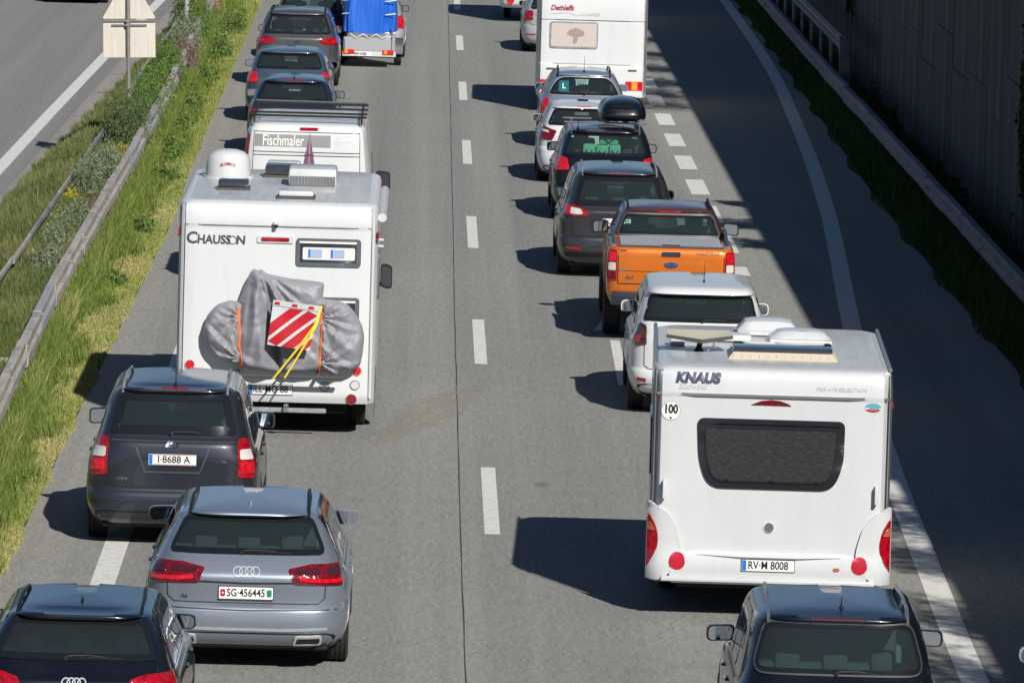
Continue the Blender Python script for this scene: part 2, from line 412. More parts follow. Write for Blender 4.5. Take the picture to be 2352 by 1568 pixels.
# ------------------------------------------------------------------ the setting
def interp(pts):
    xs = [p[0] for p in pts]; ys = [p[1] for p in pts]
    return lambda y: float(np.interp(y, xs, ys))
def strip(name, xa, xb, ys, z, m_, parent=None, kind='structure'):
    """a sheet between two lines x = xa(y) and x = xb(y)"""
    xa = xa if callable(xa) else (lambda y, v=xa: v); xb = xb if callable(xb) else (lambda y, v=xb: v)
    v = []; f = []
    for i, y in enumerate(ys):
        v += [(xa(y), y, z), (xb(y), y, z)]
        if i: f.append((2*i-2, 2*i-1, 2*i+1, 2*i))
    o = mk(name, v, f, m_, parent, False)
    if parent is None and kind: tag(o, kind=kind)
    return o
YS = list(np.arange(-60, 420, 2.0))
Y0, Y1 = -60.0, 420.0
g = mk('ground', [(-3000, -3000, -0.12), (3000, -3000, -0.12), (3000, 3000, -0.12), (-3000, 3000, -0.12)], [(0, 1, 2, 3)], 'earth', None, False)
tag(g, kind='structure')
GE = interp([(-60, -4.3), (71, -4.28), (90, -4.25), (108, -4.17), (116, -4.15), (125, -4.24), (145, -4.29), (174, -4.37), (420, -5.2)])   # grass edge
def ge(y): return GE(y) + 0.035*math.sin(y*2.3) + 0.025*math.sin(y*5.1+1) + 0.012*math.sin(y*13.7)
SE = interp([(-60, -8.8), (115, -7.06), (126, -6.91), (137, -6.68), (151, -6.41), (185, -6.05), (420, -5.8)])   # edge of the opposite shoulder
RE = interp([(-60, 8.6), (94, 8.44), (105, 8.38), (126, 8.37), (148, 8.56), (176, 8.76), (420, 9.2)])
road = strip('road', GE, RE, YS, 0.0, 'asphalt')
LE = interp([(-60, -9.3), (100, -8.0), (126, -7.73), (141, -7.61), (160, -7.41), (185, -7.09), (420, -6.3)])
opp = strip('opposite_road', lambda y: -19.5, lambda y: LE(y)+0.45, YS, 0.0, 'asphalt_opposite')
sh = strip('concrete_shoulder', lambda y: LE(y)+0.45, SE, YS, -0.003, 'concrete_shoulder')
for y in (120.5, 127, 133.4, 139.9, 147.2, 153.6, 160, 167):
    strip('shoulder_joint', lambda q: LE(q)+0.5, lambda q: SE(q)-0.02, [y, y+0.05], 0.002, 'joint_tar', sh)
med = strip('median_soil', lambda y: SE(y), lambda y: GE(y), YS, -0.02, 'earth')
# the planted bed between the two rails is heaped up
def bedz(x, y): return 0.36*np.clip((x-np.interp(y, [-60, 115, 126, 137, 151, 185, 420], [-8.8, -7.06, -6.91, -6.68, -6.41, -6.05, -5.8])-.02)/.55, 0, 1)*np.clip((-5.10-x)/.15, 0, 1)
bv = []; bf = []; by = list(np.arange(20, 300, 1.0)); bx = np.linspace(-7.3, -5.06, 11)
for i, y in enumerate(by):
    for x in bx: bv.append((x, y, -0.03+float(bedz(x, y))))
for i in range(len(by)-1):
    for k in range(10): bf.append((i*11+k, i*11+k+1, i*11+12+k, i*11+11+k))
tag(mk('planting_bed', bv, bf, 'earth', None), kind='structure')
ver = strip('verge_soil', lambda y: RE(y), lambda y: 14.0, YS, -0.02, 'earth')

# painted markings, each a sheet of its own on the road
def line_ys(a, b): return list(np.arange(a, b+0.01, 1.5))
for k in range(-6, 16):
    y = 82.1+18.0*k-6.2
    if y < 20: continue
    strip('lane_dash', 0.845, 1.02, [y, y+3.1, y+6.2], 0.004, 'road_paint', road)
strip('edge_line', -3.33, -3.07, line_ys(-40, 400), 0.004, 'road_paint', road)
EL = pchip([(-60, 5.5), (60, 5.5), (66, 5.55), (72.5, 5.66), (82, 5.85), (100, 6.45), (120.5, 7.27), (132, 7.63), (147, 8.0), (160, 8.26), (176, 8.42), (195, 8.5), (260, 8.6), (420, 8.9)])
strip('edge_line', lambda y: float(EL(y))-0.14, lambda y: float(EL(y))+0.14, line_ys(-40, 400), 0.004, 'road_paint', road)
for k in range(1, 12):
    y = 141.9 + 5.93*(k-7)
    strip('block_mark', 4.985, 5.325, [y if k > 1 else y+1.9, y+3.45], 0.004, 'road_paint', road)
strip('edge_line', lambda y: LE(y)-0.13, lambda y: LE(y)+0.13, line_ys(-40, 400), 0.004, 'road_paint', opp)
for k in range(0, 9): strip('lane_dash', -11.6, -11.42, [60+18.0*k, 66+18.0*k], 0.004, 'road_paint', opp)
strip('joint_strip', lambda y: 0.58+0.0011*max(0, y-90)+0.004*math.sin(y*0.23)+0.002*math.sin(y*1.3)-0.006, lambda y: 0.58+0.0011*max(0, y-90)+0.004*math.sin(y*0.23)+0.002*math.sin(y*1.3)+0.008+0.003*math.sin(y*1.1), list(np.arange(-20, 300, 0.6)), 0.003, 'joint_tar', road)
# merge arrow in the right lane
ax, ay = 2.83, 92.2
mk('merge_arrow', [(x, y, 0.004) for x, y in [(2.77, 91.6), (2.91, 91.6), (2.95, 97.6), (2.81, 97.6), (2.60, 98.8), (2.86, 99.2), (2.78, 100.6)]], [(0, 1, 2, 3), (4, 5, 6)], 'road_paint', road, False)
# pale scuffs left by dragging trailers on the left lane
def scuffs():
    m = mat('scuff', (0.36, 0.335, 0.275), 0.85)
    n = noise(m, coords(m, (2.0, 0.5, 1)), 2.2, 5, 0.7); n2 = noise(m, coords(m), 40, 3, 0.7)
    mm = nd(m, 'ShaderNodeMath', operation='MULTIPLY'); lk(m, n, mm.inputs[0]); lk(m, n2, mm.inputs[1])
    r = ramp(m, mm.outputs[0], [(0.20, (0, 0, 0)), (0.34, (0.75, 0.75, 0.75))]); lk(m, r, bsdf(m).inputs['Alpha'])
scuffs()
for i in range(7):
    x0 = -0.55+0.07*i; y0 = 84.5+0.7*i; dx = 1.15; dy = 3.6; wd = 0.10
    mk('scuff_mark', [(x0, y0, 0.0025+0.0001*i), (x0+wd, y0-0.5, 0.0025+0.0001*i), (x0+dx+wd, y0+dy-0.5, 0.0025+0.0001*i), (x0+dx, y0+dy, 0.0025+0.0001*i)], [(0, 1, 2, 3)], 'scuff', road, False)

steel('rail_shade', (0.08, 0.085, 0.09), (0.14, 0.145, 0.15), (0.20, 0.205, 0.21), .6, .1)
# ------------------------------------------------------------------ guard rails
def beam_profile(wd, kind):
    h = wd/2
    if kind == 'box':      # heavy double-faced rail: flat top, fold line and lower flange
        return [(-h, 0.44), (-h, 0.50), (-h+.02, 0.52), (-h+.02, 0.60), (-h, 0.64), (-h, 0.74), (-h+.02, 0.77), (h-.035, 0.77), (h-.02, 0.755), (h-.02, 0.66), (h-.045, 0.63), (h-.045, 0.60), (h, 0.57), (h, 0.46), (h-.02, 0.44)]
    if kind == 'thin': return [(-h, .66), (-h, .73), (-h+.012, .745), (h-.012, .745), (h, .73), (h, .66)]
    return [(-h, 0.44), (-h-.03, 0.48), (-h-.03, 0.54), (-h+.02, 0.58), (-h+.02, 0.63), (-h-.03, 0.67), (-h-.03, 0.73), (-h+.01, 0.76), (h, 0.76), (h, 0.70), (h-.04, 0.66), (h-.04, 0.52), (h, 0.48), (h, 0.44)]
def guardrail(label, xf, ya, yb, seg, wd, kind, mats, dz=0.0, postx=0.0, post=True):
    g = empty('guard_rail', (0, 0, 0), 0, label, 'guard rail')
    n = int((yb-ya)/seg)
    for i in range(n):
        a = ya+i*seg; b = a+seg+0.12; zo = dz + (0.006 if i % 2 else 0.0) + random.uniform(-.012, .012); xo = random.uniform(-.008, .008)
        mb = MB(); poly = beam_profile(wd - (0.012 if i % 2 else 0), kind); N = len(poly)
        v = []; ft = []
        for t in range(5):
            y = a+(b-a)*t/4; x = xf(y)+xo
            v += [(x+px, y, pz+zo) for px, pz in poly]
        for t in range(4):
            for k in range(N): ft.append((t*N+k, t*N+(k+1) % N, (t+1)*N+(k+1) % N, (t+1)*N+k))
        ft.append(tuple(range(N))); ft.append(tuple(range(4*N, 5*N))[::-1])
        mb.add(v, ft); mb.build('beam', random.choice(mats), g, True, 30)
        if post:
            for q in (a+0.5, a+0.5+seg/2):
                MB().box((xf(q)+postx, q, 0.2+dz/2), (0.07, 0.12, 0.46+dz), 0.01).build('post', 'galvanised_dull', g)
            for q in (a+0.06,):
                mb = MB()
                for zz in (0.705, 0.47): mb.lathe([(0, 0.001), (0, 0.016), (0.012, 0.012), (0.014, 0.001)], 8, (xf(q)+wd/2-0.012, q+0.05, zz+zo), 'x')
                mb.build('bolt', 'galvanised_dull', g)
    return g
GR = interp([(40, -4.72), (70, -4.80), (84, -4.93), (97, -5.04), (126, -5.03), (146, -5.09), (168, -5.26), (220, -5.5), (420, -6.0)])
gr_main = guardrail('weathered steel guard rail between the grass verge and the planted median', lambda y: GR(y)-0.10, 56, 204, 4.0, 0.15, 'box', ['galvanised', 'galvanised', 'galvanised_new'])
GL = interp([(40, -6.05), (97, -5.93), (130, -5.85), (148, -5.88), (190, -5.75), (420, -5.7)])
gr_far = guardrail('thin guard rail on the far side of the median plants by the opposite road', lambda y: GL(y), 92, 204, 4.0, 0.055, 'thin', ['galvanised', 'galvanised_dull'])
for y, z in ((88.0, 0.5), (82.0, 0.48), (95.5, 0.3), (104.5, 0.35), (113, 0.42)):
    a, b = GL(y), GR(y)-0.26
    mb = MB().box(((a+b)/2, y, z), (b-a, 0.14, 0.10), 0.012); o = mb.build('cross_brace', 'galvanised', gr_main)
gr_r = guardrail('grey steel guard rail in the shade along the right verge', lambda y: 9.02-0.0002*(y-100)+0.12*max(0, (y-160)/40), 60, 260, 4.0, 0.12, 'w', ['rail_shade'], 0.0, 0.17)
# upper rail that starts further on, with its bent-down end
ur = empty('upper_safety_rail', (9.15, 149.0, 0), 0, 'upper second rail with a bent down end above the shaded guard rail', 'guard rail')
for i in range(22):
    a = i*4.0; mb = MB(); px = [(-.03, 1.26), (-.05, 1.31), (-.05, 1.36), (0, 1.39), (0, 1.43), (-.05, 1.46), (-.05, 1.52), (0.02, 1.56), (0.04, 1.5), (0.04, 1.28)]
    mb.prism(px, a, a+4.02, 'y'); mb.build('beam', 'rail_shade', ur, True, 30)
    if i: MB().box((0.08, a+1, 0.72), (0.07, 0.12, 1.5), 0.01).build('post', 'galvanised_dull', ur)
mb = MB()
ee = [(0.10, 0.0, 1.56, 1.26), (0.11, -0.16, 1.54, 1.22), (0.13, -0.26, 1.44, 1.10), (0.16, -0.30, 1.20, 0.90), (0.19, -0.30, 0.75, 0.6), (0.20, -0.30, 0.0, 0.0)]
v = []; f = []
for k, (hx, yy, za, zb) in enumerate(ee):
    v += [(-.05, yy, za), (-.05+hx*1.3, yy, za), (-.05+hx*1.3, yy+.07, zb), (-.05, yy+.07, zb)]
    if k:
        for j in range(4): f.append((4*k-4+j, 4*k-4+(j+1) % 4, 4*k+(j+1) % 4, 4*k+j))
f += [(0, 1, 2, 3), (23, 22, 21, 20)]
mb.add(v, f); mb.build('rail_end', 'rail_shade', ur, True, 30)

# ------------------------------------------------------------------ retaining wall of precast panels
m = mat('forest_floor', (.04, .055, .02), .95)
WX, WH = 9.95, 7.55
wall = empty('retaining_wall', (WX, 30, 0), 0, 'tall stained concrete panel wall in shade behind the right guard rail', 'wall')
_pm = {}
def panel(y, z, wd, h, batter):
    key = (round(wd, 2), round(h, 2))
    if key not in _pm:
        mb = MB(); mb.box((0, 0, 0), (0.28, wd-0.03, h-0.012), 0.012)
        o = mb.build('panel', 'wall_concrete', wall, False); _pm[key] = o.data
    else: o = link('panel', _pm[key], wall)
    o.location = (0.14+batter, y, z)
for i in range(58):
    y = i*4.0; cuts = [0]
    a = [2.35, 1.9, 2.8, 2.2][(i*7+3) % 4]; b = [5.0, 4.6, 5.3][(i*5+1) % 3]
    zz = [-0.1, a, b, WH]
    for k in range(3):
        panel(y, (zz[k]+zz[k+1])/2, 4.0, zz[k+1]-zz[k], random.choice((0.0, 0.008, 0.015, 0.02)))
mb = MB().box((0.25, 114.0, WH+0.1), (0.6, 232, 0.2), 0.03); mb.build('coping', 'wall_concrete', wall, False)
mb = MB().box((0.75, 114.0, WH/2-0.3), (0.9, 231, WH), 0.0); mb.build('backing', 'wall_concrete', wall, False)
# unseen ground behind the wall top, made steep to block sky light
hs = mk('sky_block_hillside', [(WX+1.1, 20, WH-0.3), (WX+1.1, 270, WH-0.3), (WX+8, 270, WH+5.0), (WX+8, 20, WH+5.0), (WX+40, 270, 42), (WX+40, 20, 42), (WX+160, 270, 90), (WX+160, 20, 90), (WX+160, 20, -2), (WX+160, 270, -2), (WX+1.1, 20, -2), (WX+1.1, 270, -2)],
        [(0, 3, 2, 1), (3, 5, 4, 2), (5, 7, 6, 4), (7, 8, 9, 6), (0, 1, 11, 10), (10, 8, 7, 5, 3, 0), (1, 2, 4, 6, 9, 11)], 'forest_floor', None, False)
tag(hs, kind='structure')

# far hills that close the valley
hv = []; hf = []; NH = 96
for i in range(NH):
    t = 2*math.pi*i/NH; hgt = 120+55*math.sin(t*5+1)+35*math.sin(t*11+2)+20*math.sin(t*23)
    for rr_, hh in ((1900, -1), (2300, hgt*.75), (2700, hgt), (2990, -1)): hv.append((rr_*math.cos(t), rr_*math.sin(t), hh))
for i in range(NH):
    for k in range(3): hf.append((4*i+k, 4*((i+1) % NH)+k, 4*((i+1) % NH)+k+1, 4*i+k+1))
tag(mk('hills', hv, hf, 'forest_floor', None), kind='structure')
# ------------------------------------------------------------------ grass and plants
def np_mesh(name, verts, quads, cols, m_, parent=None):
    me = bpy.data.meshes.new(name); nv, nf = len(verts), len(quads); k = quads.shape[1]
    me.vertices.add(nv); me.loops.add(nf*k); me.polygons.add(nf)
    me.vertices.foreach_set('co', verts.astype(np.float32).ravel())
    me.loops.foreach_set('vertex_index', quads.astype(np.int32).ravel())
    me.polygons.foreach_set('loop_start', np.arange(0, nf*k, k, dtype=np.int32))
    me.polygons.foreach_set('loop_total', np.full(nf, k, dtype=np.int32))
    a = me.color_attributes.new('col', 'FLOAT_COLOR', 'POINT')
    c4 = np.ones((nv, 4), np.float32); c4[:, :3] = cols; a.data.foreach_set('color', c4.ravel())
    me.materials.append(M[m_]); me.update(calc_edges=True); me.validate()
    return link(name, me, parent)
def blades(x, y, z, h, wd, col, lean=0.45):
    """one bent quad-pair blade per root"""
    n = len(x); a = rng.uniform(0, 2*np.pi, n); dx, dy = np.cos(a), np.sin(a)
    b = rng.uniform(0, 2*np.pi, n); lx, ly = np.cos(b)*h*lean*rng.uniform(.2, 1, n), np.sin(b)*h*lean*rng.uniform(.2, 1, n)
    P = np.zeros((n, 5, 3))
    P[:, 0] = np.stack([x-dx*wd, y-dy*wd, z], 1); P[:, 1] = np.stack([x+dx*wd, y+dy*wd, z], 1)
    P[:, 2] = np.stack([x+dx*wd*.7+lx*.35, y+dy*wd*.7+ly*.35, z+h*.6], 1); P[:, 3] = np.stack([x-dx*wd*.7+lx*.35, y-dy*wd*.7+ly*.35, z+h*.6], 1)
    P[:, 4] = np.stack([x+lx, y+ly, z+h], 1)
    base = np.arange(n)[:, None]*5
    T = np.concatenate([base+np.array([[0, 1, 2]]), base+np.array([[0, 2, 3]]), base+np.array([[3, 2, 4]])])
    return P.reshape(-1, 3), T, np.repeat(col, 5, 0)
def grass(name, label, n, xa, xb, ya, yb, fn, bed=False, near=1.6):
    u = rng.uniform(0, 1, n)**near; y = ya+(yb-ya)*u                # denser close by
    t = rng.uniform(0, 1, n)
    A = np.array([xa(q) for q in np.arange(ya, yb+1)]); B = np.array([xb(q) for q in np.arange(ya, yb+1)]); yy = np.arange(ya, yb+1)
    xl = np.interp(y, yy, A); xr = np.interp(y, yy, B)
    x = xl+(xr-xl)*t
    h, col, keep = fn(x, y, t)
    x, y, h, col = x[keep], y[keep], h[keep], col[keep]
    sc_ = np.clip((y-60)/60, 0, 1.6)
    P, T, C = blades(x, y, (-0.03+bedz(x, y) if bed else np.full(len(x), -0.02)), h, 0.006+0.006*sc_, col)
    o = np_mesh(name, P, T, C, 'leaf'); tag(o, label, 'grass', kind='stuff'); return o
def fbm(x, y, s, k=0):
    return (np.sin(x*s*1.3+1.1*k+np.sin(y*s*.7+k)*1.7)+np.sin(y*s*.9+2.3*k+np.sin(x*s*1.1)*1.3)+.5*np.sin((x*2.1+y*1.7)*s+k))/2.5
def verge_fn(x, y, t):
    n = len(x); near_ = np.clip((112-y)/14, 0, 1)
    dry = (x > GRv(y)+0.30-.08*near_+0.22*fbm(x, y, .9)+.08*fbm(x, y, 3.3, 1)+rng.normal(0, .11, n)); 
    g1 = np.array([0.115, 0.185, 0.030]); g2 = np.array([0.225, 0.275, 0.065]); d1 = np.array([0.42, 0.40, 0.15]); d2 = np.array([0.29, 0.335, 0.09]); d3 = np.array([0.52, 0.45, 0.23])
    r = rng.uniform(0, 1, (n, 1)); col = g1+(g2-g1)*r
    pd = np.clip(0.42+.28*near_+0.9*fbm(x, y, .8, 2)+.3*fbm(x, y, 3.1, 4), .02, .95)[:, None]
    far = np.clip((y-118)/12, 0, 1)[:, None]*0.5
    dc = np.where(r < .3, d3, d1)*pd + d2*(1-pd); dc = dc*(1-far)+(g2*1.15)*far
    col = np.where(dry[:, None], dc, col)
    col *= rng.uniform(.65, 1.25, (n, 1))
    h = np.where(dry, rng.uniform(.03, .085, n), rng.uniform(.08, .22, n))
    h = np.where(x < GRv(y)+.14, rng.uniform(.25, .50, n), h)            # long grass the mower cannot reach under the rail
    edge = t > 0.97
    return h*np.where(edge, .5, 1), col, rng.uniform(0, 1, n) < np.where(t > .93, .75, 1)
def GRv(y): return np.interp(y, [40, 70, 84, 97, 126, 146, 168, 220], [-4.72, -4.80, -4.93, -5.04, -5.03, -5.09, -5.26, -5.5])
grass('grass_verge', 'strip of green and straw coloured grass between the left lane and guard rail', 250000, lambda y: GR(y)-0.05, lambda y: ge(y)+0.02, 62, 200, verge_fn)
def med_fn(x, y, t):
    n = len(x); r = rng.uniform(0, 1, (n, 1)); b = np.clip(.5+.8*fbm(x, y, .9, 5), 0, 1)[:, None]
    col = np.array([0.105, 0.155, 0.035])*(1-b)+np.array([0.20, 0.235, 0.075])*b; col = np.where(r < .20, np.array([[.24, .20, .11]]), col)*rng.uniform(.6, 1.25, (n, 1))
    return rng.uniform(.10, .30, n), col, rng.uniform(0, 1, n) < .97
grass('median_grass', 'long grass growing among the median plants', 230000, lambda y: SE(y)-0.06+0.08*math.sin(y*1.9), lambda y: GR(y)-0.25, 84, 200, med_fn, True)
def rv_fn(x, y, t):
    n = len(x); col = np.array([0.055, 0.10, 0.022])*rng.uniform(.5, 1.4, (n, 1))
    k = fbm(x, y, .5, 3)
    return rng.uniform(.08, .24, n)*np.where(t < .1, .5, np.where(t > .25, 1.9, 1)), col, (rng.uniform(0, 1, n) < np.clip(.8+.6*k, .1, 1))
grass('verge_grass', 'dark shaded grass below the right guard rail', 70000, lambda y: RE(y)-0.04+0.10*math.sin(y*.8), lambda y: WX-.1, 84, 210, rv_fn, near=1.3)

def leaves(n, rad, c1, c2, size, up=0.3, shell=0.55, flat=0.8):
    """leaf quads through an uneven ellipsoid of clumps"""
    nc = max(5, n//70); d = rng.normal(0, 1, (nc, 3)); d /= np.linalg.norm(d, axis=1)[:, None]
    cc = d*rng.uniform(shell*.4, 1.0, (nc, 1))*np.array(rad); cc[:, 2] = np.abs(cc[:, 2])
    k = rng.integers(0, nc, n); P0 = cc[k]+rng.normal(0, 1, (n, 3))*np.array(rad)*0.20
    P0[:, 2] = np.maximum(P0[:, 2], 0.0)
    a = rng.normal(0, 1, (n, 3)); a[:, 2] += up; a /= np.linalg.norm(a, axis=1)[:, None]
    b = np.cross(a, rng.normal(0, 1, (n, 3))); b /= np.linalg.norm(b, axis=1)[:, None]
    s = size*rng.uniform(.6, 1.4, (n, 1))
    V = np.stack([P0-a*s, P0+b*s*flat*.5, P0+a*s, P0-b*s*flat*.5], 1).reshape(-1, 3)
    Q = np.arange(n*4).reshape(n, 4)
    t = rng.uniform(0, 1, (nc, 1))[k]*.6+rng.uniform(0, 1, (n, 1))*.4
    C = np.repeat((np.array(c1)*(1-t)+np.array(c2)*t)*rng.uniform(.75, 1.2, (n, 1)), 4, 0)
    return V, Q, C
def bush(name, label, x, y, z, rad, n, c1, c2, size, cat='shrub', group=None, up=.3, flat=.8, stems=5):
    g = empty(name, (x, y, z), random.uniform(-.06, .06), label, cat, group)
    V, Q, C = leaves(n, rad, c1, c2, size, up, flat=flat); np_mesh('foliage', V, Q, C, 'leaf', g)
    mb = MB()
    for i in range(stems):
        t = random.uniform(0, 6.28); r = random.uniform(.3, .8)
        mb.tube([(0, 0, -.05), (rad[0]*r*.4*math.cos(t), rad[1]*r*.4*math.sin(t), rad[2]*.4), (rad[0]*r*math.cos(t), rad[1]*r*math.sin(t), rad[2]*.85)], [.014, .009, .004], 5)
    mb.build('stem', 'bark', g)
    return g
mat('bark', (0.07, 0.05, 0.035), 0.9)
GREY = ((0.095, 0.125, 0.065), (0.20, 0.225, 0.135)); GREEN = ((0.05, 0.10, 0.018), (0.13, 0.20, 0.045)); RUST = ((0.20, 0.11, 0.045), (0.34, 0.21, 0.09))
DARKG = ((0.045, 0.075, 0.03), (0.10, 0.135, 0.055)); BROWN = ((0.10, 0.075, 0.06), (0.19, 0.14, 0.11)); LIME = ((0.10, 0.15, 0.02), (0.20, 0.25, 0.05))
PL = [(-5.45, 101.5, (.32, .8, .30), GREY, 'low grey-green shrub in the median nearest the frame edge'),
      (-5.55, 105.4, (.30, 1.0, .28), GREY, 'grey-green shrub in the median beside rust coloured tips'),
      (-5.40, 106.2, (.22, .5, .22), RUST, 'rust coloured low plant in front of the twin grey shrubs'),
      (-5.50, 109.2, (.34, 1.2, .30), GREY, 'broad grey-green shrub in the middle of the median'),
      (-5.35, 112.2, (.26, .9, .20), BROWN, 'brown withered ground plant beside the guard rail'),
      (-5.58, 115.4, (.30, .8, .46), GREY, 'tall silvery shrub with yellow flowers at its foot'),
      (-5.44, 118.2, (.32, .9, .44), GREY, 'tall silvery shrub close behind the yellow flowers'),
      (-5.80, 113.9, (.14, .3, .22), ((.45, .36, .02), (.55, .45, .04)), 'small clump of yellow flowers at the thin rail'),
      (-5.42, 121.5, (.30, .9, .28), LIME, 'light green shrub between silvery shrub and rust plant'),
      (-5.72, 121.2, (.16, .5, .18), RUST, 'rust coloured tuft by the thin far rail'),
      (-5.45, 120.2, (.36, .9, .34), GREY, 'grey-green shrub before the sign post shrubs'), (-5.42, 133.0, (.42, 1.6, .62), GREEN, 'green shrub right behind the sign post spilling over the rail'), (-5.40, 139.0, (.40, 1.5, .55), GREEN, 'second green shrub behind the sign post'),
      (-5.45, 122.9, (.30, .4, .22), RUST, 'orange rust plant below the dark shrubs'),
      (-5.50, 123.6, (.34, .4, .16), BROWN, 'brown low plant beneath the dark green shrub'),
      (-5.40, 124.0, (.30, .35, .24), ((.32, .25, .05), (.42, .34, .10)), 'yellow rust plant in front of the dark shrubs'),
      (-5.60, 126.4, (.34, 1.0, .62), DARKG, 'dark green shrub hiding the foot of the sign post'),
      (-5.32, 127.2, (.30, 1.1, .62), DARKG, 'dark green shrub right of the sign post'),
      (-5.42, 145.6, (.38, 1.4, .62), GREEN, 'bright green shrub behind the dark ones in the median'),
      (-5.30, 151.8, (.34, 1.5, .40), BROWN, 'brownish shrub with a pale branch beside the rail'),
      (-5.42, 157.8, (.34, 1.4, .55), GREY, 'grey shrub behind the square sign plate'),
      (-5.40, 164.0, (.36, 1.6, .72), GREEN, 'green leafy shrub near the top of the median'),
      (-5.75, 166.5, (.30, 1.2, .80), DARKG, 'dark shrub beside the slim marker post'),
      (-5.42, 175.5, (.32, 1.8, 1.05), ((.20, .12, .075), (.36, .25, .15)), 'tall reddish dry grass clump at the far end of the median')]
for (x, y, rad, cc, lab) in PL:
    n = int(2600*rad[0]*rad[1]*rad[2]/0.08)+300
    bush('median_shrub', lab, x, y, .24, (rad[0]*1.0, rad[1]*1.5, rad[2]*1.6), min(int(n*2.8), 8000), [q*1.35 for q in cc[0]], [q*1.35 for q in cc[1]], 0.038, up=1.2, flat=.55)
for (x, y, rad) in ((-4.62, 124.0, (.30, .9, .30)), (-4.60, 113.5, (.28, .9, .22)), (-4.72, 129.5, (.24, 1.5, .40)), (-4.80, 152, (.26, 1.6, .36)), (-4.62, 104.0, (.2, .7, .2)), (-4.80, 136.5, (.22, 1.8, .40)), (-4.82, 143.5, (.22, 1.5, .42)), (-4.75, 161, (.3, 2.0, .5)), (-4.70, 171, (.3, 2.0, .6))):
    bush('verge_weed', {124.0: 'leafy weed clump on the verge halfway up the rail', 113.5: 'low leafy weeds on the verge nearer the motorhome', 129.5: 'dark leafy weeds growing against the rail beside the sign', 152: 'large dark green weeds far up the verge', 104.0: 'small weed tuft in the green verge grass', 136.5: 'creeping weeds along the rail above the dark clump', 143.5: 'thin weeds by the rail level with the square plate', 161: 'weed clump on the verge beside the far grey car', 171: 'farthest weed clump on the verge at the top edge'}[y], x, y, -.02, rad, 1500, [.085, .15, .03], [.19, .27, .07], 0.04, 'weeds', up=.8)
ORD = 'first second third fourth fifth sixth seventh eighth ninth tenth eleventh twelfth thirteenth fourteenth fifteenth sixteenth'.split()
# shaded plants at the foot of the wall
for i, (y, hgt) in enumerate(((101, .7), (106, .5), (110, .9), (116, .5), (121, .8), (126, .6), (131, 1.0), (138, .6), (144, .9), (160, .7), (171, 1.0))):
    bush('wall_foot_plant', ORD[i]+' dark straggly plant along the foot of the shaded wall, counted from the near end', 9.55, y, -.02, (.22, .9, hgt), 700, (.02, .035, .012), (.06, .085, .025), .045, 'plant', 'plants along the foot of the shaded wall')
def ivy(label, y, z0, z1, wd, n):
    g = empty('wall_ivy', (WX-.05, y, 0), 0, label, 'ivy')
    zz = rng.uniform(0, 1, n); V0 = np.stack([rng.uniform(-.12, .02, n), rng.normal(0, wd, n)*(0.25+.9*zz*zz)+.5*wd*np.sin(zz*9), z0+(z1-z0)*zz], 1)
    a = rng.normal(0, 1, (n, 3)); a[:, 2] -= 1; a /= np.linalg.norm(a, axis=1)[:, None]; b = np.cross(a, rng.normal(0, 1, (n, 3))); b /= np.linalg.norm(b, axis=1)[:, None]
    V = np.stack([V0-a*.06, V0+b*.04, V0+a*.06, V0-b*.04], 1).reshape(-1, 3)
    C = np.repeat(np.array([[.02, .035, .012]])+rng.uniform(0, 1, (n, 1))*np.array([[.035, .05, .015]]), 4, 0)
    np_mesh('foliage', V, np.arange(n*4).reshape(n, 4), C, 'leaf', g)
    MB().tube([(0, 0, z0-.2), (-.02, wd*.3, (z0+z1)/2), (0, 0, z1)], .02, 5).build('stem', 'bark', g)
ivy('dark ivy hanging over the wall at the right picture edge', 109.8, 1.2, 7.6, 1.5, 9000)
ivy('thin green creeper on the wall behind the bent rail end', 157.5, 1.6, 2.8, 0.8, 260)
# saplings and bushes growing on top of the wall: their twigs throw the fringed shadow on the road
for i, (y, rx, ry, rz, ov) in enumerate(((51, .7, 1.6, 1.5, -.35), (55.5, .8, 1.8, 1.8, -.40), (59.5, .7, 1.4, 1.6, -.25), (64, .6, 1.2, 1.3, -.2), (68, .9, 1.6, 1.7, -.40), (72.5, .5, .9, 1.0, -.10), (103.5, .6, .7, 1.0, -.35), (107.5, .9, .9, 1.3, -.50), (112, .4, .5, .8, -.2),
        (137.5, .9, 1.6, 1.9, -.5), (141, 1.0, 1.8, 2.2, -.55), (145, 1.0, 2.0, 2.0, -.5), (150, .9, 1.8, 1.7, -.35), (155.5, .8, 1.8, 1.3, -.3), (162, .8, 1.7, 1.1, -.25), (168, .8, 1.7, 1.3, -.3))):
    bush('wall_top_bush', ORD[i]+' leafy bush on top of the retaining wall, counted from the near end', WX+0.25+ov, y, WH-.1, (rx, ry, rz), 1500, *GREEN, .11, 'bush', 'bushes on top of the retaining wall', flat=.40, stems=12)
# ------------------------------------------------------------------ sign seen from behind
sg = empty('road_sign', (-5.43, 128.0, 0), 0, 'cream back of a triangular sign and square plate on a grey post', 'road sign')
sg.rotation_euler = (0, R(-1.7), 0)
MB().tube([(0, 0, -.3), (0, 0, 3.6)], 0.036, 12).build('post', 'sign_post', sg)
MB().box((0.015, 0.055, 2.31), (0.98, 0.012, 0.68), 0.005).build('square_plate', 'sign_back', sg)
tri = rpoly([(-0.49, 2.70), (0.52, 2.70), (0.015, 3.58)], 0.05, 4)
MB().prism(tri, 0.045, 0.058, 'y').build('triangle_plate', 'sign_back', sg, True, 30)
for z, wd in ((2.66, .98), (2.58, .66)):
    mb = MB().box((0.015, 0.028, z), (wd, 0.03, 0.035), 0.006); mb.box((0, 0, z), (0.11, 0.09, 0.05), 0.01); mb.build('bracket', 'sign_post', sg)
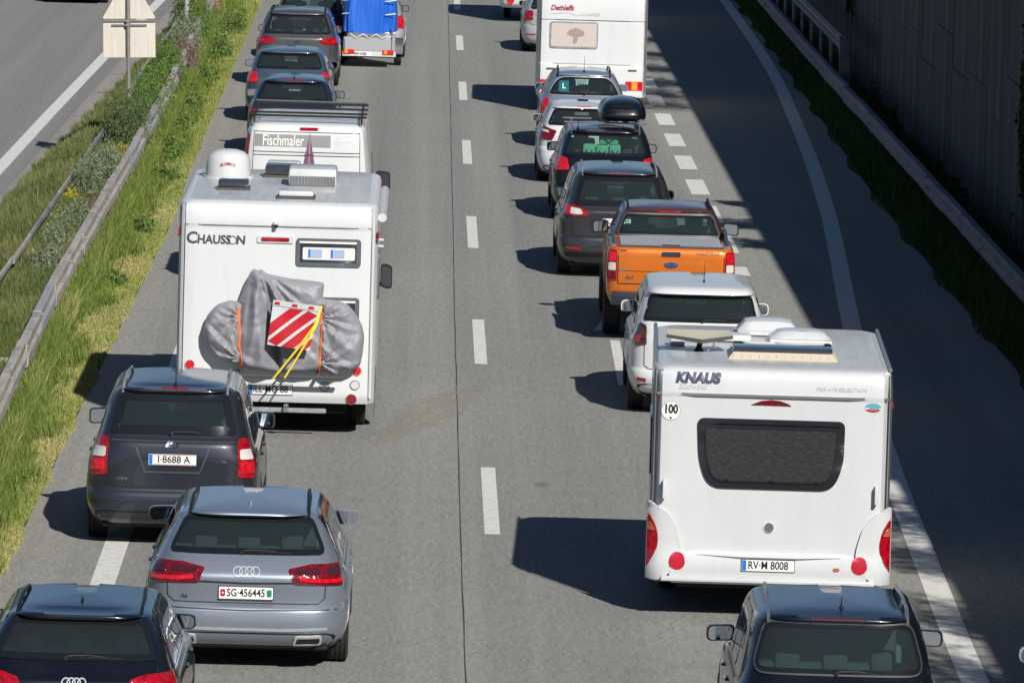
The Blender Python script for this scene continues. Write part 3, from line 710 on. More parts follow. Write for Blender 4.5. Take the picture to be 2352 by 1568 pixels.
# slim marker post beside it, further up
mp = empty('marker_post', (-5.62, 163.0, 0), 0, 'slim pale marker post standing in the far median plants', 'post')
MB().box((0, 0, 0.95), (0.10, 0.05, 2.1), 0.012).build('shaft', 'galvanised_new', mp)
# ------------------------------------------------------------------ vehicle shells
class Shell:
    """a body described by level outlines: rear, front and half-width as functions of height"""
    def __init__(s, ym, rear, front, width, p=4.0, q=9.0, pf=3.2, qf=5.0):
        s.ym = ym; s.R = pchip(rear); s.F = pchip(front); s.W = pchip(width); s.p, s.q, s.pf, s.qf = p, q, pf, qf
        s.z0 = width[0][0]; s.z1 = width[-1][0]; s._c = {}
        def half(p, q, k):
            a = np.linspace(0, .955, k); xa = a; ya = (1-a**p)**(1/q)
            b = np.linspace(ya[-1], 0, k)[1:]; return np.concatenate([xa, (1-b**q)**(1/p)]), np.concatenate([ya, b])
        s.hr = half(p, q, 120); s.hf = half(pf, qf, 120); s._half = half
    def xside(s, y, z):
        l, p, q = (s.ym-s.R(z), s.p, s.q) if y < s.ym else (s.F(z)-s.ym, s.pf, s.qf)
        return float(s.W(z))*(1-min(abs(y-s.ym)/l, 1)**q)**(1/p)
    def _end(s, u, z, rear):
        key = (round(z, 4), rear)
        if key not in s._c:
            xn, yn = s.hr if rear else s.hf
            x = float(s.W(z))*xn; y = s.ym - (s.ym-float(s.R(z)))*yn if rear else s.ym + (float(s.F(z))-s.ym)*yn
            t = np.concatenate([[0], np.cumsum(np.hypot(np.diff(x), np.diff(y)))]); s._c[key] = (t, x, y)
        t, x, y = s._c[key]; a = abs(u)
        return Vector((math.copysign(np.interp(a, t, x), u), np.interp(a, t, y), z))
    def _norm(s, fn, u, z, ref):
        e = 0.004; du = fn(u+e, z)-fn(u-e, z); dz = fn(u, min(z+e, s.z1))-fn(u, max(z-e, s.z0)); n = du.cross(dz)
        if n.length < 1e-12: return Vector(ref)
        n.normalize(); return n
    def rear(s, u, z):
        f = lambda a, b: s._end(a, b, True); return f(u, z), s._norm(f, u, z, (0, -1, 0))
    def front(s, u, z):
        f = lambda a, b: s._end(a, b, False); return f(u, z), -s._norm(f, u, z, (0, -1, 0))
    def side(s, sg):
        def g(y, z): return Vector((sg*s.xside(y, z), y, z))
        return lambda y, z: (g(y, z), s._norm(g, y, z, (1, 0, 0))*sg)
    def mesh(s, zs, nr=24, ns=16, cut=None, inset=0.0, cap_top=True, cap_bot=True):
        a = np.linspace(0, .93, nr); xr = a; yr = (1-a**s.p)**(1/s.q); b = np.linspace(yr[-1], 0, ns)[1:]
        xr = np.concatenate([xr, (1-b**s.q)**(1/s.p)]); yr = np.concatenate([yr, b])
        yf0 = (1-.93**s.pf)**(1/s.qf); b2 = np.linspace(0, yf0, ns)[1:]; xf = (1-b2**s.qf)**(1/s.pf); a2 = np.linspace(.93, 0, nr)[1:]
        xf = np.concatenate([xf, a2]); yf = np.concatenate([b2, (1-a2**s.pf)**(1/s.qf)])
        xn = np.concatenate([xr, xf]); yn = np.concatenate([-yr, yf])
        xn = np.concatenate([xn, -xn[-2:0:-1]]); yn = np.concatenate([yn, yn[-2:0:-1]])
        n = len(xn); V = []
        for z in zs:
            W = float(s.W(z))-inset; lr = s.ym-float(s.R(z))-inset; lf = float(s.F(z))-s.ym-inset
            W = max(W, .05)
            for i in range(n): V.append((W*xn[i], s.ym+(lr if yn[i] < 0 else lf)*yn[i], z-inset*.6))
        Fc = []
        for k in range(len(zs)-1):
            for i in range(n):
                j = (i+1) % n; q = (k*n+i, k*n+j, (k+1)*n+j, (k+1)*n+i)
                if cut:
                    c = sum((Vector(V[t]) for t in q), Vector())/4; nn = (Vector(V[q[1]])-Vector(V[q[0]])).cross(Vector(V[q[3]])-Vector(V[q[0]]))
                    if nn.length > 1e-12: nn.normalize()
                    if cut(c, nn): continue
                Fc.append(q)
        if cap_top: Fc.append(tuple((len(zs)-1)*n+i for i in range(n)))
        if cap_bot: Fc.append(tuple(range(n))[::-1])
        return V, Fc

def wheel(parent, x, y, r, wd, sgn):
    mb = MB(); h = wd/2
    prof = [(-h*.6, r*.62), (-h*.95, r*.72), (-h, r*.86), (-h*.88, r*.97)]
    for g in (-.66, -.22, .22, .66): prof += [(h*(g-.12), r), (h*(g-.07), r-.011), (h*(g+.07), r-.011), (h*(g+.12), r)]
    prof += [(h*.88, r*.97), (h, r*.86), (h*.95, r*.72), (h*.6, r*.62)]
    mb.lathe(prof, 28, (0, 0, 0), 'x'); o = mb.build('wheel', 'rubber', parent, True, 50); o.location = (x, y, r)
    mb = MB(); e = sgn*h*.75
    mb.lathe([(-h*.5, r*.62), (e, r*.64), (e, r*.56), (e*.6, r*.52)], 24, (0, 0, 0), 'x')
    for k in range(5):
        t = k*2*math.pi/5; c, q = math.cos(t), math.sin(t)
        mb.tube([(e*.8, c*r*.10, q*r*.10), (e*.85, c*r*.56, q*r*.56)], r*.075, 6)
    mb.lathe([(e*.9, .001), (e*.9, r*.13), (e*.4, r*.15)], 14, (0, 0, 0), 'x')
    mb.build('rim', 'rim', o, True, 40)
    return o
def mirror(parent, S, y, z, sgn, body, wd=.22, hh=.15, out=.02, glass='mirror_glass', shape=0.055, rim=None):
    x0 = S.xside(y, z); mb = MB()
    cx = x0+out+wd/2
    poly = rpoly([(-wd/2, -hh*.42), (wd/2, -hh*.5), (wd/2, hh*.42), (-wd/2, hh*.5)], shape, 5)
    secs = [(0.0, 1.0), (.03, 1.04), (.08, .92), (.12, .66), (.135, .35)]; N = len(poly); v = []; f = []
    for (yy, k) in secs: v += [(sgn*(cx+px*k), y-.05+yy, z+pz*k) for px, pz in poly]
    for k in range(len(secs)-1):
        for i in range(N): f.append((k*N+i, k*N+(i+1) % N, (k+1)*N+(i+1) % N, (k+1)*N+i))
    f.append(tuple((len(secs)-1)*N+i for i in range(N))); f.append(tuple(range(N))[::-1])
    mb.add(v, f); mb.tube([(sgn*(x0-.05), y+.04, z-hh*.35), (sgn*(x0+out+.06), y+.03, z-hh*.3)], .03, 7)
    o = mb.build('door_mirror', body, parent, True, 50)
    surf = flatsurf(y-.05)
    if rim: patch('mirror_rim', [(sgn*(cx+a), z+b) for a, b in poly], surf, rim, o, .006, .006, .1)
    patch('mirror_glass', [(sgn*(cx+a*.86), z+b*.84) for a, b in poly], surf, glass, o, .010, .006, .1)
    return o
def plate(parent, S, u, z, wd, hh, text, size, style='eu', sx=.8, off=.012, bold=.0018):
    surf0, n0 = S.rear(u, z); y = min(S.rear(u-wd/2, z-hh/2)[0].y, S.rear(u, z-hh/2)[0].y, S.rear(u, z+hh/2)[0].y, S.rear(u+wd/2, z)[0].y)-off
    x = surf0.x; fl = flatsurf(y)
    b = MB().box((x, y+.012, z), (wd+.012, .022, hh+.012), .003).build('number_plate', 'black_plastic', parent)
    b2 = patch('plate_face', rpoly([(x-wd/2, z-hh/2), (x+wd/2, z-hh/2), (x+wd/2, z+hh/2), (x-wd/2, z+hh/2)], .008, 2), fl, 'plate_white', b, .003, .003, .5)
    t0 = x
    if style in ('eu', 'at'):
        patch('country_band', [(x-wd/2+.004, z-hh/2+.004), (x-wd/2+wd*.085, z-hh/2+.004), (x-wd/2+wd*.085, z+hh/2-.004), (x-wd/2+.004, z+hh/2-.004)], fl, 'plate_blue', b, .0045, .001, .5); t0 = x+wd*.03
    if text: lettering('plate_lettering', text, size, t0, z, fl, 'plate_black', b, .006, bold, 0, sx)
    if style == 'at':
        for dz in (hh/2-.007, -hh/2+.007): patch('plate_stripe', [(x-wd/2+.05, z+dz-.003), (x+wd/2-.004, z+dz-.003), (x+wd/2-.004, z+dz+.003), (x-wd/2+.05, z+dz+.003)], fl, 'red_refl', b, .0046, .001, .5)
    if style == 'ch':
        patch('country_shield', rpoly([(x-wd/2+.012, z-.035), (x-wd/2+.06, z-.035), (x-wd/2+.06, z+.035), (x-wd/2+.012, z+.035)], .015, 3), fl, 'red_refl', b, .0046, .001, .5)
        for a, c in ((.026, .008), (.008, .024)): patch('shield_cross', [(x-wd/2+.036-a/2*.8, z-c/2), (x-wd/2+.036+a/2*.8, z-c/2), (x-wd/2+.036+a/2*.8, z+c/2), (x-wd/2+.036-a/2*.8, z+c/2)], fl, 'plate_white', b, .0056+.0002*(a > c), .001, .5)
        patch('canton_shield', rpoly([(x+wd/2-.06, z-.035), (x+wd/2-.012, z-.035), (x+wd/2-.012, z+.035), (x+wd/2-.06, z+.035)], .015, 3), fl, mat('plate_green', (.02, .2, .08), .4).name, b, .0046, .001, .5)
    if style == 'de':
        patch('country_band', [(x-wd/2+.004, z-hh/2+.004), (x-wd/2+wd*.085, z-hh/2+.004), (x-wd/2+wd*.085, z+hh/2-.004), (x-wd/2+.004, z+hh/2-.004)], fl, 'plate_blue', b, .0045, .001, .5)
    return b
def seam(parent, S, pts, wd=.010, name='shut_line', surf=None, m_='seam'):
    return patch(name, ribbon(pts, wd), surf or surf or S.rear, m_, parent, .0045, .0, .12)
def headrest(mb, x, y, z, wd=.26): mb.box((x, y, z), (wd, .12, .2), .045, seg=2); mb.tube([(x-.05, y, z-.2), (x-.05, y, z-.05)], .008, 5); mb.tube([(x+.05, y, z-.2), (x+.05, y, z-.05)], .008, 5)

def car(name, label, X, Y, c, cat='car', yaw=0.0):
    """c: size and style of one car; local y runs forward from the rear bumper"""
    L, W, H = c['L'], c['W'], c['H']; hw = W/2; wt = c.get('wt', hw*.70); zl = c.get('ledge', .66); zb, yb = c['win_b']; zt, yt = c['win_t']
    zh = c.get('hood', .95); belt = c.get('belt', zb-.06); cow = c.get('cowl', L*.70); wst = c.get('ws_top', L*.55); lip = c.get('lip', .06); g0 = c.get('gate_y', .07)
    clr = c.get('clear', .20)
    root = empty(name, (X, Y, 0), yaw, label, cat)
    rear = [(clr, .20), (clr+.08, .07), (clr+.18, .015), (.50, 0.0), (zl-.05, .008), (zl-.012, .025), (zl+.02, g0), ((zl+zb)/2+.04, g0+c.get('bulge', -.01)), (zb-.07, yb-.075), (zb, yb),
            ((zb+zt)/2, (yb+yt)/2-.012), (zt, yt), (zt+.012, yt-lip), (zt+.035, yt-lip+.01), (H-.035, yt-lip+.12), (H-.012, yt+.35), (H, yt+.95)]
    front = [(clr, L-.25), (clr+.12, L-.03), (.52, L), (.66, L-.05), (zh-.10, L-.35), (zh-.02, cow+.25), (zh+.05, cow-.02), (zt, wst+.10), (H-.035, wst-.10), (H-.012, wst-.35), (H, wst-.75)]
    width = [(clr, hw*.90), (clr+.12, hw*.965), (.52, hw), (belt-.16, hw*.99), (belt-.05, hw*.965), (belt, hw*.93), (belt+.03, hw*.915), ((belt+zt)/2, (hw*.915+wt+.055)/2+.02), (zt-.02, wt+.055), (H-.06, wt+.005), (H-.035, wt-.06), (H-.012, wt-.24), (H, .10)]
    S = Shell(c.get('ym', L*.5), rear, front, width, c.get('p', 4.4), c.get('q', 13.0))
    zs = np.unique(np.concatenate([np.linspace(clr, zl-.06, 12), np.linspace(zl-.05, zl+.05, 7), np.linspace(zl+.06, zt, 34), zt+np.array([.006, .012, .018, .025, .035]), np.linspace(zt+.045, H-.04, 4) if H-.04 > zt+.05 else np.array([]), H-np.array([.035, .028, .02, .015, .012, .008, .005, .003, .001, 0])]))
    zs = zs[(zs >= clr) & (zs <= H)]
    # windows
    bw, tw = c.get('rw', (hw*.80, wt+.0))
    rwin = rpoly([(-bw, zb+.02), (bw, zb+.02), (tw, zt-.015), (-tw, zt-.015)], c.get('rw_r', (.10, .10, .07, .07)), 5)
    fr = c.get('frit', .05); rin = shrink(rwin, fr)
    ry, rr = c.get('axles', (.95, L-.95)), c.get('tyre', .325)
    ywr = yt+c.get('qwin', .20); bs = belt+.03
    swin = rpoly([(yb+.30+c.get('qb', .1), bs), (cow-.42, bs), (wst-.12, zt-.035), (ywr+.05, zt-.035)], (.05, .03, .16, .12), 4)
    sin_ = shrink(swin, .045)
    wwin = rpoly([(-hw*.84, zh+.07), (hw*.84, zh+.07), (wt+.01, zt-.02), (-wt-.01, zt-.02)], .08, 4); win_ = shrink(wwin, .07)
    def cut(p, n):
        if n.y < -.25 and p.y < S.ym and inpoly(rin_c, (p.x*1.03, p.z)): return True
        if abs(n.x) > .55:
            if inpoly(sin_c, (p.y, p.z)): return True
            if p.z < rr*2+.05 and any((p.y-a)**2+(p.z-rr)**2 < (rr+.045)**2 for a in ry): return True
        if n.y > .15 and p.y > S.ym and inpoly(win_c, (p.x*1.02, p.z)): return True
        return False
    rin_c, sin_c, win_c = shrink(rin, -.02), shrink(sin_, -.02), shrink(win_, -.03)
    V, Fc = S.mesh(zs, cut=cut); col = c['col']
    body = mk('body', V, Fc, [col, 'under'], root, True, [0]*(len(Fc)-1)+[1], c.get('sharp', 40))
    zi = zs[zs > belt-.22]; rin_c, sin_c, win_c = shrink(rin, -.04), shrink(sin_, -.035), shrink(win_, -.05)
    V, Fc = S.mesh(zi, cut=cut, inset=.035); mk('interior_lining', V, Fc, 'interior', root, True, None, 40)
    gl = c.get('glass', 'glass_tint')
    rw = patch('rear_window', rwin, S.rear, ['frit', gl], root, .012, .012, .12, rin)
    if c.get('win_trim'): patch('window_seal', ribbon(rwin+rwin[:1], .016), S.rear, c['win_trim'], rw, .014, .004, .12)
    for sg in (-1, 1):
        sw = patch('side_window', swin, S.side(sg), ['frit', c.get('sglass', gl)], root, .004, .004, .16, sin_)
        for yp in c.get('pillars', (ywr+.62, ywr+1.45)):
            patch('window_pillar', ribbon([(yp+.10, bs+.0), (yp, zt-.035)], .09), S.side(sg), 'frit', sw, .007, .002, .15)
        if c.get('chrome_win'): patch('window_trim', ribbon([(yb+.42, bs-.012), (cow-.40, bs-.012)], .02), S.side(sg), 'chrome', sw, .008, .003, .3)
        if c.get('chrome_win'): patch('window_trim', ribbon([(yb+.40, bs-.01), (ywr+.05, zt-.04), (ywr+.4, zt-.015), (wst-.12, zt-.02), (cow-.42, bs)], .022), S.side(sg), 'chrome', sw, .008, .003, .2)
        for yd in c.get('doors', (ywr+.70, ywr+1.60)):
            seam(root, S, [(yd, clr+.15), (yd, belt)], .010, 'door_seam', S.side(sg))
            hx = S.xside(yd+.15, belt-.12); MB().box((sg*(hx+.012), yd+.15, belt-.12), (.03, .20, .03), .01).build('door_handle', c.get('handle', col), root)
        for a in ry:
            wheel(root, sg*(hw-.115), a, rr, c.get('tw', .215), sg)
            pts = [(a+(rr+.055)*math.cos(t), rr+(rr+.055)*math.sin(t)) for t in np.linspace(-.35, math.pi+.35, 20)]
            pts = [q for q in pts if q[1] > clr+.01]
            patch('wheel_arch', ribbon(pts, .075), S.side(sg), c.get('arch', col), root, .006, .03, .3)
        patch('sill', ribbon([(ry[0]+rr+.1, clr+.07), (ry[1]-rr-.1, clr+.07)], .10), S.side(sg), c.get('sillm', 'black_plastic'), root, .005, .004, .4)
        mm = dict(c.get('mirror', {}))
        mirror(root, S, cow-.32, c.get('mir_z', belt+.10), sg, mm.pop('m', col), **mm)
    patch('windscreen', wwin, S.front, ['frit', c.get('wglass', 'glass_clear')], root, .004, .004, .14, win_)
    # seats and dashboard
    mb = MB()
    for x in (-.38, .38):
        mb.box((x, wst-.05, belt-.02), (.5, .16, .62), .06, seg=2, rx=R(-12)); headrest(mb, x, wst-.16, belt+.34)
    mb.box((0, yb+.75, belt-.08), (hw*1.45, .16, .44), .05, seg=2)
    for x in c.get('rests', (-.42, 0, .42)): headrest(mb, x, yb+.68, belt+.16, .22)
    mb.build('seat', 'seat_cloth', root, True, 40)
    MB().box((0, cow-.25, zh-.06), (hw*1.5, .5, .2), .05, seg=2).build('dashboard', 'interior', root)
    MB().box((0, (yb+.1+yb+.7)/2, belt-.10), (hw*1.5, .62, .03), .01).build('parcel_shelf', 'interior', root)
    o = MB().box((0, cow-.62, zt-.10), (.22, .03, .07), .02).build('rear_view_mirror', 'black_plastic', root)
    # tail lights
    for sg in (-1, 1):
        first = None
        for (pl, m_) in c['lights']:
            pl = [(sg*a, b) for a, b in pl]
            k = patch('tail_light' if first is None else 'lens', rpoly(pl, c.get('light_r', .02), 3), S.rear, m_, root if first is None else first, .016 if first is None else .024, .018 if first is None else .010, .05)
            first = first or k
    # brake light, wiper, shut lines, badge, extras
    b3 = c.get('brake3', (.26, zt-.002, .022))
    if b3: patch('third_brake_light', rpoly([(-b3[0]/2, b3[1]-b3[2]/2), (b3[0]/2, b3[1]-b3[2]/2), (b3[0]/2, b3[1]+b3[2]/2), (-b3[0]/2, b3[1]+b3[2]/2)], .008, 2), S.rear, c.get('brake_m', 'lens'), root, .010, .012, .2)
    wp = c.get('wiper', .0)
    if wp is not None:
        a, n = S.rear(wp, zb+.045); b, n2 = S.rear(wp+c.get('wiper_len', .42), zb+.035); e, _ = S.rear(wp+.18, zb+.05)
        mb = MB().tube([a+n*.015, e+n*.022, (e+n*.02).lerp(b+n2*.014, .5)], [.012, .008, .005], 6); mb.tube([(a+n*.014).lerp(b+n2*.012, .12), b+n2*.010], .0055, 5); mb.lathe([(-.04, .001), (-.04, .022), (0, .03)], 10, a+n*.0, 'y'); mb.build('wiper', 'black_plastic', root)
    for pts in c.get('seams', [[(-(hw*.80), zb-.02), (-(hw*.79), zl+.06), (-(hw*.72), zl+.01), (hw*.72, zl+.01), (hw*.79, zl+.06), (hw*.80, zb-.02)]]): seam(root, S, pts)
    if c.get('plate'): plate(root, S, *c['plate'][0], **c['plate'][1])
    if c.get('valance'):
        zv = c['valance']; patch('valance', rpoly([(-hw*.86, clr+.015), (hw*.86, clr+.015), (hw*.93, zv-.03), (hw*.80, zv), (-hw*.80, zv), (-hw*.93, zv-.03)], .03, 3), S.rear, c.get('valance_m', 'black_plastic'), root, .008, .008, .12)
    for pts, m_, wd in c.get('strips', []): patch('trim_strip', ribbon(pts, wd), S.rear, m_, root, .009, .009, .12)
    rl = c.get('rails')
    if rl:
        for sg in (-1, 1):
            x = wt-.045; rh = c.get('rail_h', .0); pts = [(sg*x, yt+.06, H-.10), (sg*x, yt+.14, H-.05), (sg*(x+.0), yt+.3, H-.015+rh), (sg*x, (yt+wst)/2, H+rh), (sg*(x-.02), wst-.35, H-.015+rh), (sg*(x-.02), wst-.15, H-.09)]
            mb = MB().tube(pts, .016, 8); mb.tube([(sg*x, (yt+wst)/2, H-.05), (sg*x, (yt+wst)/2, H+rh)], .014, 6); mb.build('roof_rail', rl, root)
    an = c.get('antenna')
    if an:
        ax, ay = an[1], yt+an[2]
        if an[0] == 'fin':
            mb = MB(); sec = [(0, .035, 0), (.06, .03, .03), (.12, .022, .055), (.17, .010, .062), (.175, .004, .05), (.175, .012, 0)]
            v = []; f = []
            for (yy, hx, zz) in sec: v += [(ax-hx, ay-yy+.17, H-.02), (ax, ay-yy+.17, H-.01+zz), (ax+hx, ay-yy+.17, H-.02)]
            for k in range(len(sec)-1): f += [(3*k, 3*k+1, 3*k+4, 3*k+3), (3*k+1, 3*k+2, 3*k+5, 3*k+4)]
            mb.add(v, f).build('antenna', an[3] if len(an) > 3 else col, root, True, 60)
        else:
            ln = an[3] if len(an) > 3 else .4
            MB().tube([(ax, ay, H-.03), (ax, ay+.01, H+.015)], [.03, .012], 8).tube([(ax, ay+.01, H+.01), (ax, ay-ln*.45, H+ln)], [.006, .003], 5).build('antenna', 'black_plastic', root)
    MB().box((0, L*.5, clr+.0), (W*.8, L*.9, .06), .02).build('underbody', 'under', root)
    return root, S
# ------------------------------------------------------------------ paints
paint('p_silver', (.25, .285, .345), .8); paint('p_char', (.024, .028, .040), .5); paint('p_navy', (.005, .007, .013), .3, .3); paint('p_black', (.005, .007, .012), .3, .3)
paint('p_blue', (.012, .026, .060), .4); paint('p_bluegrey', (.055, .085, .13), .5); paint('p_grey', (.075, .078, .085), .5); paint('p_white', (.55, .565, .575), 0.0, .4)
paint('p_orange', (.56, .138, .010), .4); paint('p_graphite', (.034, .035, .041), .5); paint('p_peugeot', (.22, .26, .34), .5); paint('p_lightsilver', (.42, .43, .45), .5)
paint('p_whitevan', (.56, .575, .585), 0.0, .42); paint('p_darkred', (.02, .008, .010), .3)
def ring(cx, cz, r, t, n=28):
    return [(cx+r*math.cos(2*math.pi*i/n), cz+r*math.sin(2*math.pi*i/n)) for i in range(n+1)]
def rings_badge(root, S, z, r=.034, gap=.046):
    first = None
    for k in range(4):
        o = patch('badge' if first is None else 'badge_ring', ribbon(ring((k-1.5)*gap, z, r, 0), .010), S.rear, 'badge_silver', root if first is None else first, .008+.001*(k % 2), .006, .05)
        first = first or o
def oval_badge(root, S, z, a, b, fill, text=None, rim='chrome', x=0.0, sz=.05):
    o = patch('badge', ell(x, z, a, b), S.rear, rim, root, .010, .010, .06)
    patch('badge_field', ell(x, z, a*.86, b*.80), S.rear, fill, o, .012, .002, .06)
    if text: lettering('badge_lettering', text, sz, x, z, S.rear, 'chrome', o, .0145, .002, 0.1)
    return o

# ------------------------------------------------------------------ left queue, near to far
c = dict(L=4.72, W=1.85, H=1.455, win_b=(1.05, .22), win_t=(1.385, .70), col='p_navy', wt=.585, hood=.92, belt=.95, clear=.20, tyre=.33, glass='glass_dark', sglass='glass_dark',
    lights=[([(.46, .86), (.50, .78), (.99, .77), (1.02, .98), (.62, .97), (.48, .93)], 'lens'), ([(.56, .84), (.94, .84), (.94, .87), (.56, .87)], 'lens_lit')], rails='black_plastic', antenna=('fin', 0, .55), chrome_win=True, lip=.10, wiper=-.08, wiper_len=.50,
    plate=((0, .70, .52, .11, 'M·GK 2741', .10), dict(style='de', sx=.8)), mirror=dict(wd=.21, hh=.14), brake3=(.30, 1.383, .014), brake_m='lens_dark', valance=.36)
root, S = car('estate_car', 'dark navy estate cut off by the lower left corner of the picture', -2.86, 58.4, c); rings_badge(root, S, .905)

c = dict(L=4.93, W=1.99, H=1.505, win_b=(1.09, .20), win_t=(1.44, .64), col='p_silver', wt=.62, hood=.92, belt=.97, clear=.22, tyre=.34, glass='glass_tint', ledge=.64, bulge=-.03,
    lights=[([(.40, .99), (.46, .86), (.62, .855), (1.00, .84), (1.04, 1.03), (.62, 1.035)], 'lens_dark'), ([(.50, .90), (.64, .88), (.99, .865), (1.0, .90), (.64, .915), (.52, .93)], 'lens_lit'), ([(.46, .965), (.52, .945), (.72, .945), (.72, .995), (.48, .985)], 'lens_smoke'), ([(.79, .935), (.99, .93), (.99, 1.0), (.79, 1.0)], 'lens_smoke')],
    rails='black_plastic', antenna=('fin', 0, .45, 'p_lightsilver'), chrome_win=True, lip=.09, wiper=-.05, wiper_len=.47, rw=(.80, .64),
    plate=((0.0, .765, .52, .115, 'SG·456445', .104), dict(style='ch', sx=.80, bold=.0015)), mirror=dict(wd=.29, hh=.155, m='p_lightsilver', shape=.07, rim='chrome', out=.13), mir_z=1.13, brake3=(.30, 1.437, .012), brake_m='lens_dark',
    valance=.385, strips=[([(-.80, .43), (-.4, .415), (.4, .415), (.80, .43)], 'p_lightsilver', .025), ([(-.52, .872), (0, .86), (.52, .872)], 'seam', .012)],
    seams=[[(-.78, 1.02), (-.765, .72), (-.70, .665), (.70, .665), (.765, .72), (.78, 1.02)], [(-.92, .615), (0, .60), (.92, .615)]])
root, S = car('estate_car', 'silver blue estate with white plate and red-black tail lights in the left queue', -1.555, 65.25, c); rings_badge(root, S, .965, .042, .056)
lettering('model_badge', 'A6', .06, -.60, .72, S.rear, 'chrome', root, .006, .001, .1)
for sg in (1, -1):
    o = patch('exhaust_tip', rpoly([(sg*.46, .285), (sg*.73, .29), (sg*.74, .37), (sg*.48, .365)], .02, 3), S.rear, 'badge_silver', root, .035, .03, .1)
    patch('exhaust_hole', rpoly([(sg*.485, .302), (sg*.71, .306), (sg*.718, .352), (sg*.50, .348)], .015, 3), S.rear, 'under', o, .0365, .002, .1)

c = dict(L=4.55, W=1.91, H=1.75, win_b=(1.21, .14), win_t=(1.68, .38), col='p_char', wt=.615, hood=1.02, belt=1.03, clear=.23, tyre=.335, glass='glass_tint', ledge=.62, gate_y=.05, lip=.07, p=5.5,
    rw=(.70, .60), rw_r=(.05, .05, .09, .09), frit=.10,
    lights=[([(.715, 1.18), (.715, .79), (.93, .78), (.975, .99), (.90, 1.20), (.80, 1.205)], 'lens'), ([(.735, 1.09), (.735, .985), (.93, .98), (.935, 1.085)], 'lens_clear'), ([(.735, .96), (.735, .84), (.93, .835), (.93, .955)], 'lens_lit')],
    rails='galvanised_dull', rail_h=.02, antenna=('whip', 0, .25, .22), wiper=-.03, wiper_len=.47, plate=((0, .975, .52, .12, 'I·8688 A', .108), dict(style='at', sx=.95, bold=.0015)),
    mirror=dict(wd=.23, hh=.19, m='p_char', shape=.045), mir_z=1.12, brake3=(.30, 1.70, .03), valance=.40,
    seams=[[(-.69, 1.18), (-.69, .72), (-.62, .66), (.62, .66), (.69, .72), (.69, 1.18)], [(-.56, .47), (-.50, .50), (.50, .50), (.56, .47)]],
    strips=[([(-.40, 1.105), (-.30, .835), (.30, .835), (.40, 1.105)], 'p_grey', .022), ([(-.68, 1.165), (.68, 1.165)], 'p_grey', .012)])
root, S = car('people_carrier', 'charcoal people carrier with tall red and white tail lights and Austrian plate', -2.60, 74.0, c)
oval_badge(root, S, 1.135, .075, .036, 'p_char', 'KIA', sz=.048)
lettering('model_badge', 'carens', .055, -.56, .76, S.rear, 'chrome', root, .006, .0, .2); lettering('model_badge', 'CRDi', .05, .56, .76, S.rear, 'chrome', root, .006, .0, .2)

# ------------------------------------------------------------------ motorhome with the covered bicycle
def house(name, label, cat, X, Y, yaw, L, hw, zs_, rear, front, body='white_panel', p=14, q=60, pf=10, qf=24, ztop=None, wprof=None):
    root = empty(name, (X, Y, 0), yaw, label, cat)
    z0, z1 = zs_; wprof = wprof or [(z0, hw), (z1-.10, hw), (z1-.04, hw-.015), (z1-.012, hw-.05), (z1, hw-.12)]
    S = Shell(L*.5, rear, front, wprof, p, q, pf, qf)
    zz = np.unique(np.concatenate([np.linspace(z0, z1-.1, 40), z1-np.array([.1, .07, .05, .04, .03, .02, .012, .006, 0])] + [np.array([r[0] for r in rear])]))
    V, Fc = S.mesh(zz, nr=20, ns=18)
    b = mk('body', V, Fc, [body, 'roof_skin', 'under'], root, True, [0]*(len(Fc)-2)+[1, 2], 32)
    return root, S
m = mat('roof_skin', (.40, .41, .40),   .34, coat=.2)
lk(m, ramp(m, noise(m, coords(m, (6, .6, 1)), 1.5, 5, .65), [(.3, (.40, .41, .40)), (.6, (.50, .51, .50)), (.8, (.56, .56, .54))]), bsdf(m).inputs['Base Color'])
def box_part(name, c_, d, b, m_, parent, **k): return MB().box(c_, d, b, **k).build(name, m_, parent)
def strip_h(name, S, z, u0, u1, wd, m_, parent, off=.006): return patch(name, ribbon([(u0, z), (u0*.5+u1*.5, z), (u1, z)], wd), S.rear, m_, parent, off, off, .3)
def lamp(name, S, u, z, r, m_, parent, bezel='chrome'):
    o = patch(name, ell(u, z, r*1.25, r*1.25), S.rear, bezel, parent, .012, .012, .1); patch('lens', ell(u, z, r, r), S.rear, m_, o, .022, .012, .1); return o
def hatch(parent, x, y, z, w_, l_, h, m_, frame='grey_plastic', name='roof_hatch'):
    o = box_part(name, (x, y, z+.02), (w_, l_, .05), .012, frame, parent); box_part('hatch_dome', (x, y, z+.045+h/2), (w_*.92, l_*.92, h), min(h*.45, .04), m_, o, seg=2); return o

root, S = house('motorhome', 'white motorhome with a grey covered bicycle on its rear in the left queue', 'motorhome', -1.725, 84.8, 0, 6.9, 1.24, (.42, 2.92),
    [(.42, .05), (.52, .005), (.60, 0), (.95, .0), (2.60, .0), (2.63, -.012), (2.66, -.014), (2.80, .0), (2.88, .05), (2.92, .16)], [(.42, 6.85), (1.1, 6.9), (1.25, 6.5), (1.5, 6.0), (2.0, 5.75), (2.6, 5.6), (2.85, 5.4), (2.92, 5.2)])
mh, MS = root, S
mat('grille', (.13, .13, .14), .5)
patch('cap_seam', ribbon([(-1.16, 2.622), (0, 2.622), (1.16, 2.622)], .012), S.rear, 'galvanised_dull', root, .006, .002, .2)
for sg in (-1, 1): patch('corner_moulding', ribbon([(sg*1.19, .5), (sg*1.19, 1.5), (sg*1.19, 2.86)], .035), S.rear, 'white_gel', root, .012, .012, .3)
lettering('maker_lettering', 'C', .20, -1.075, 2.45, S.rear, 'grey_plastic', root, .006, .005, .06, 1.0)
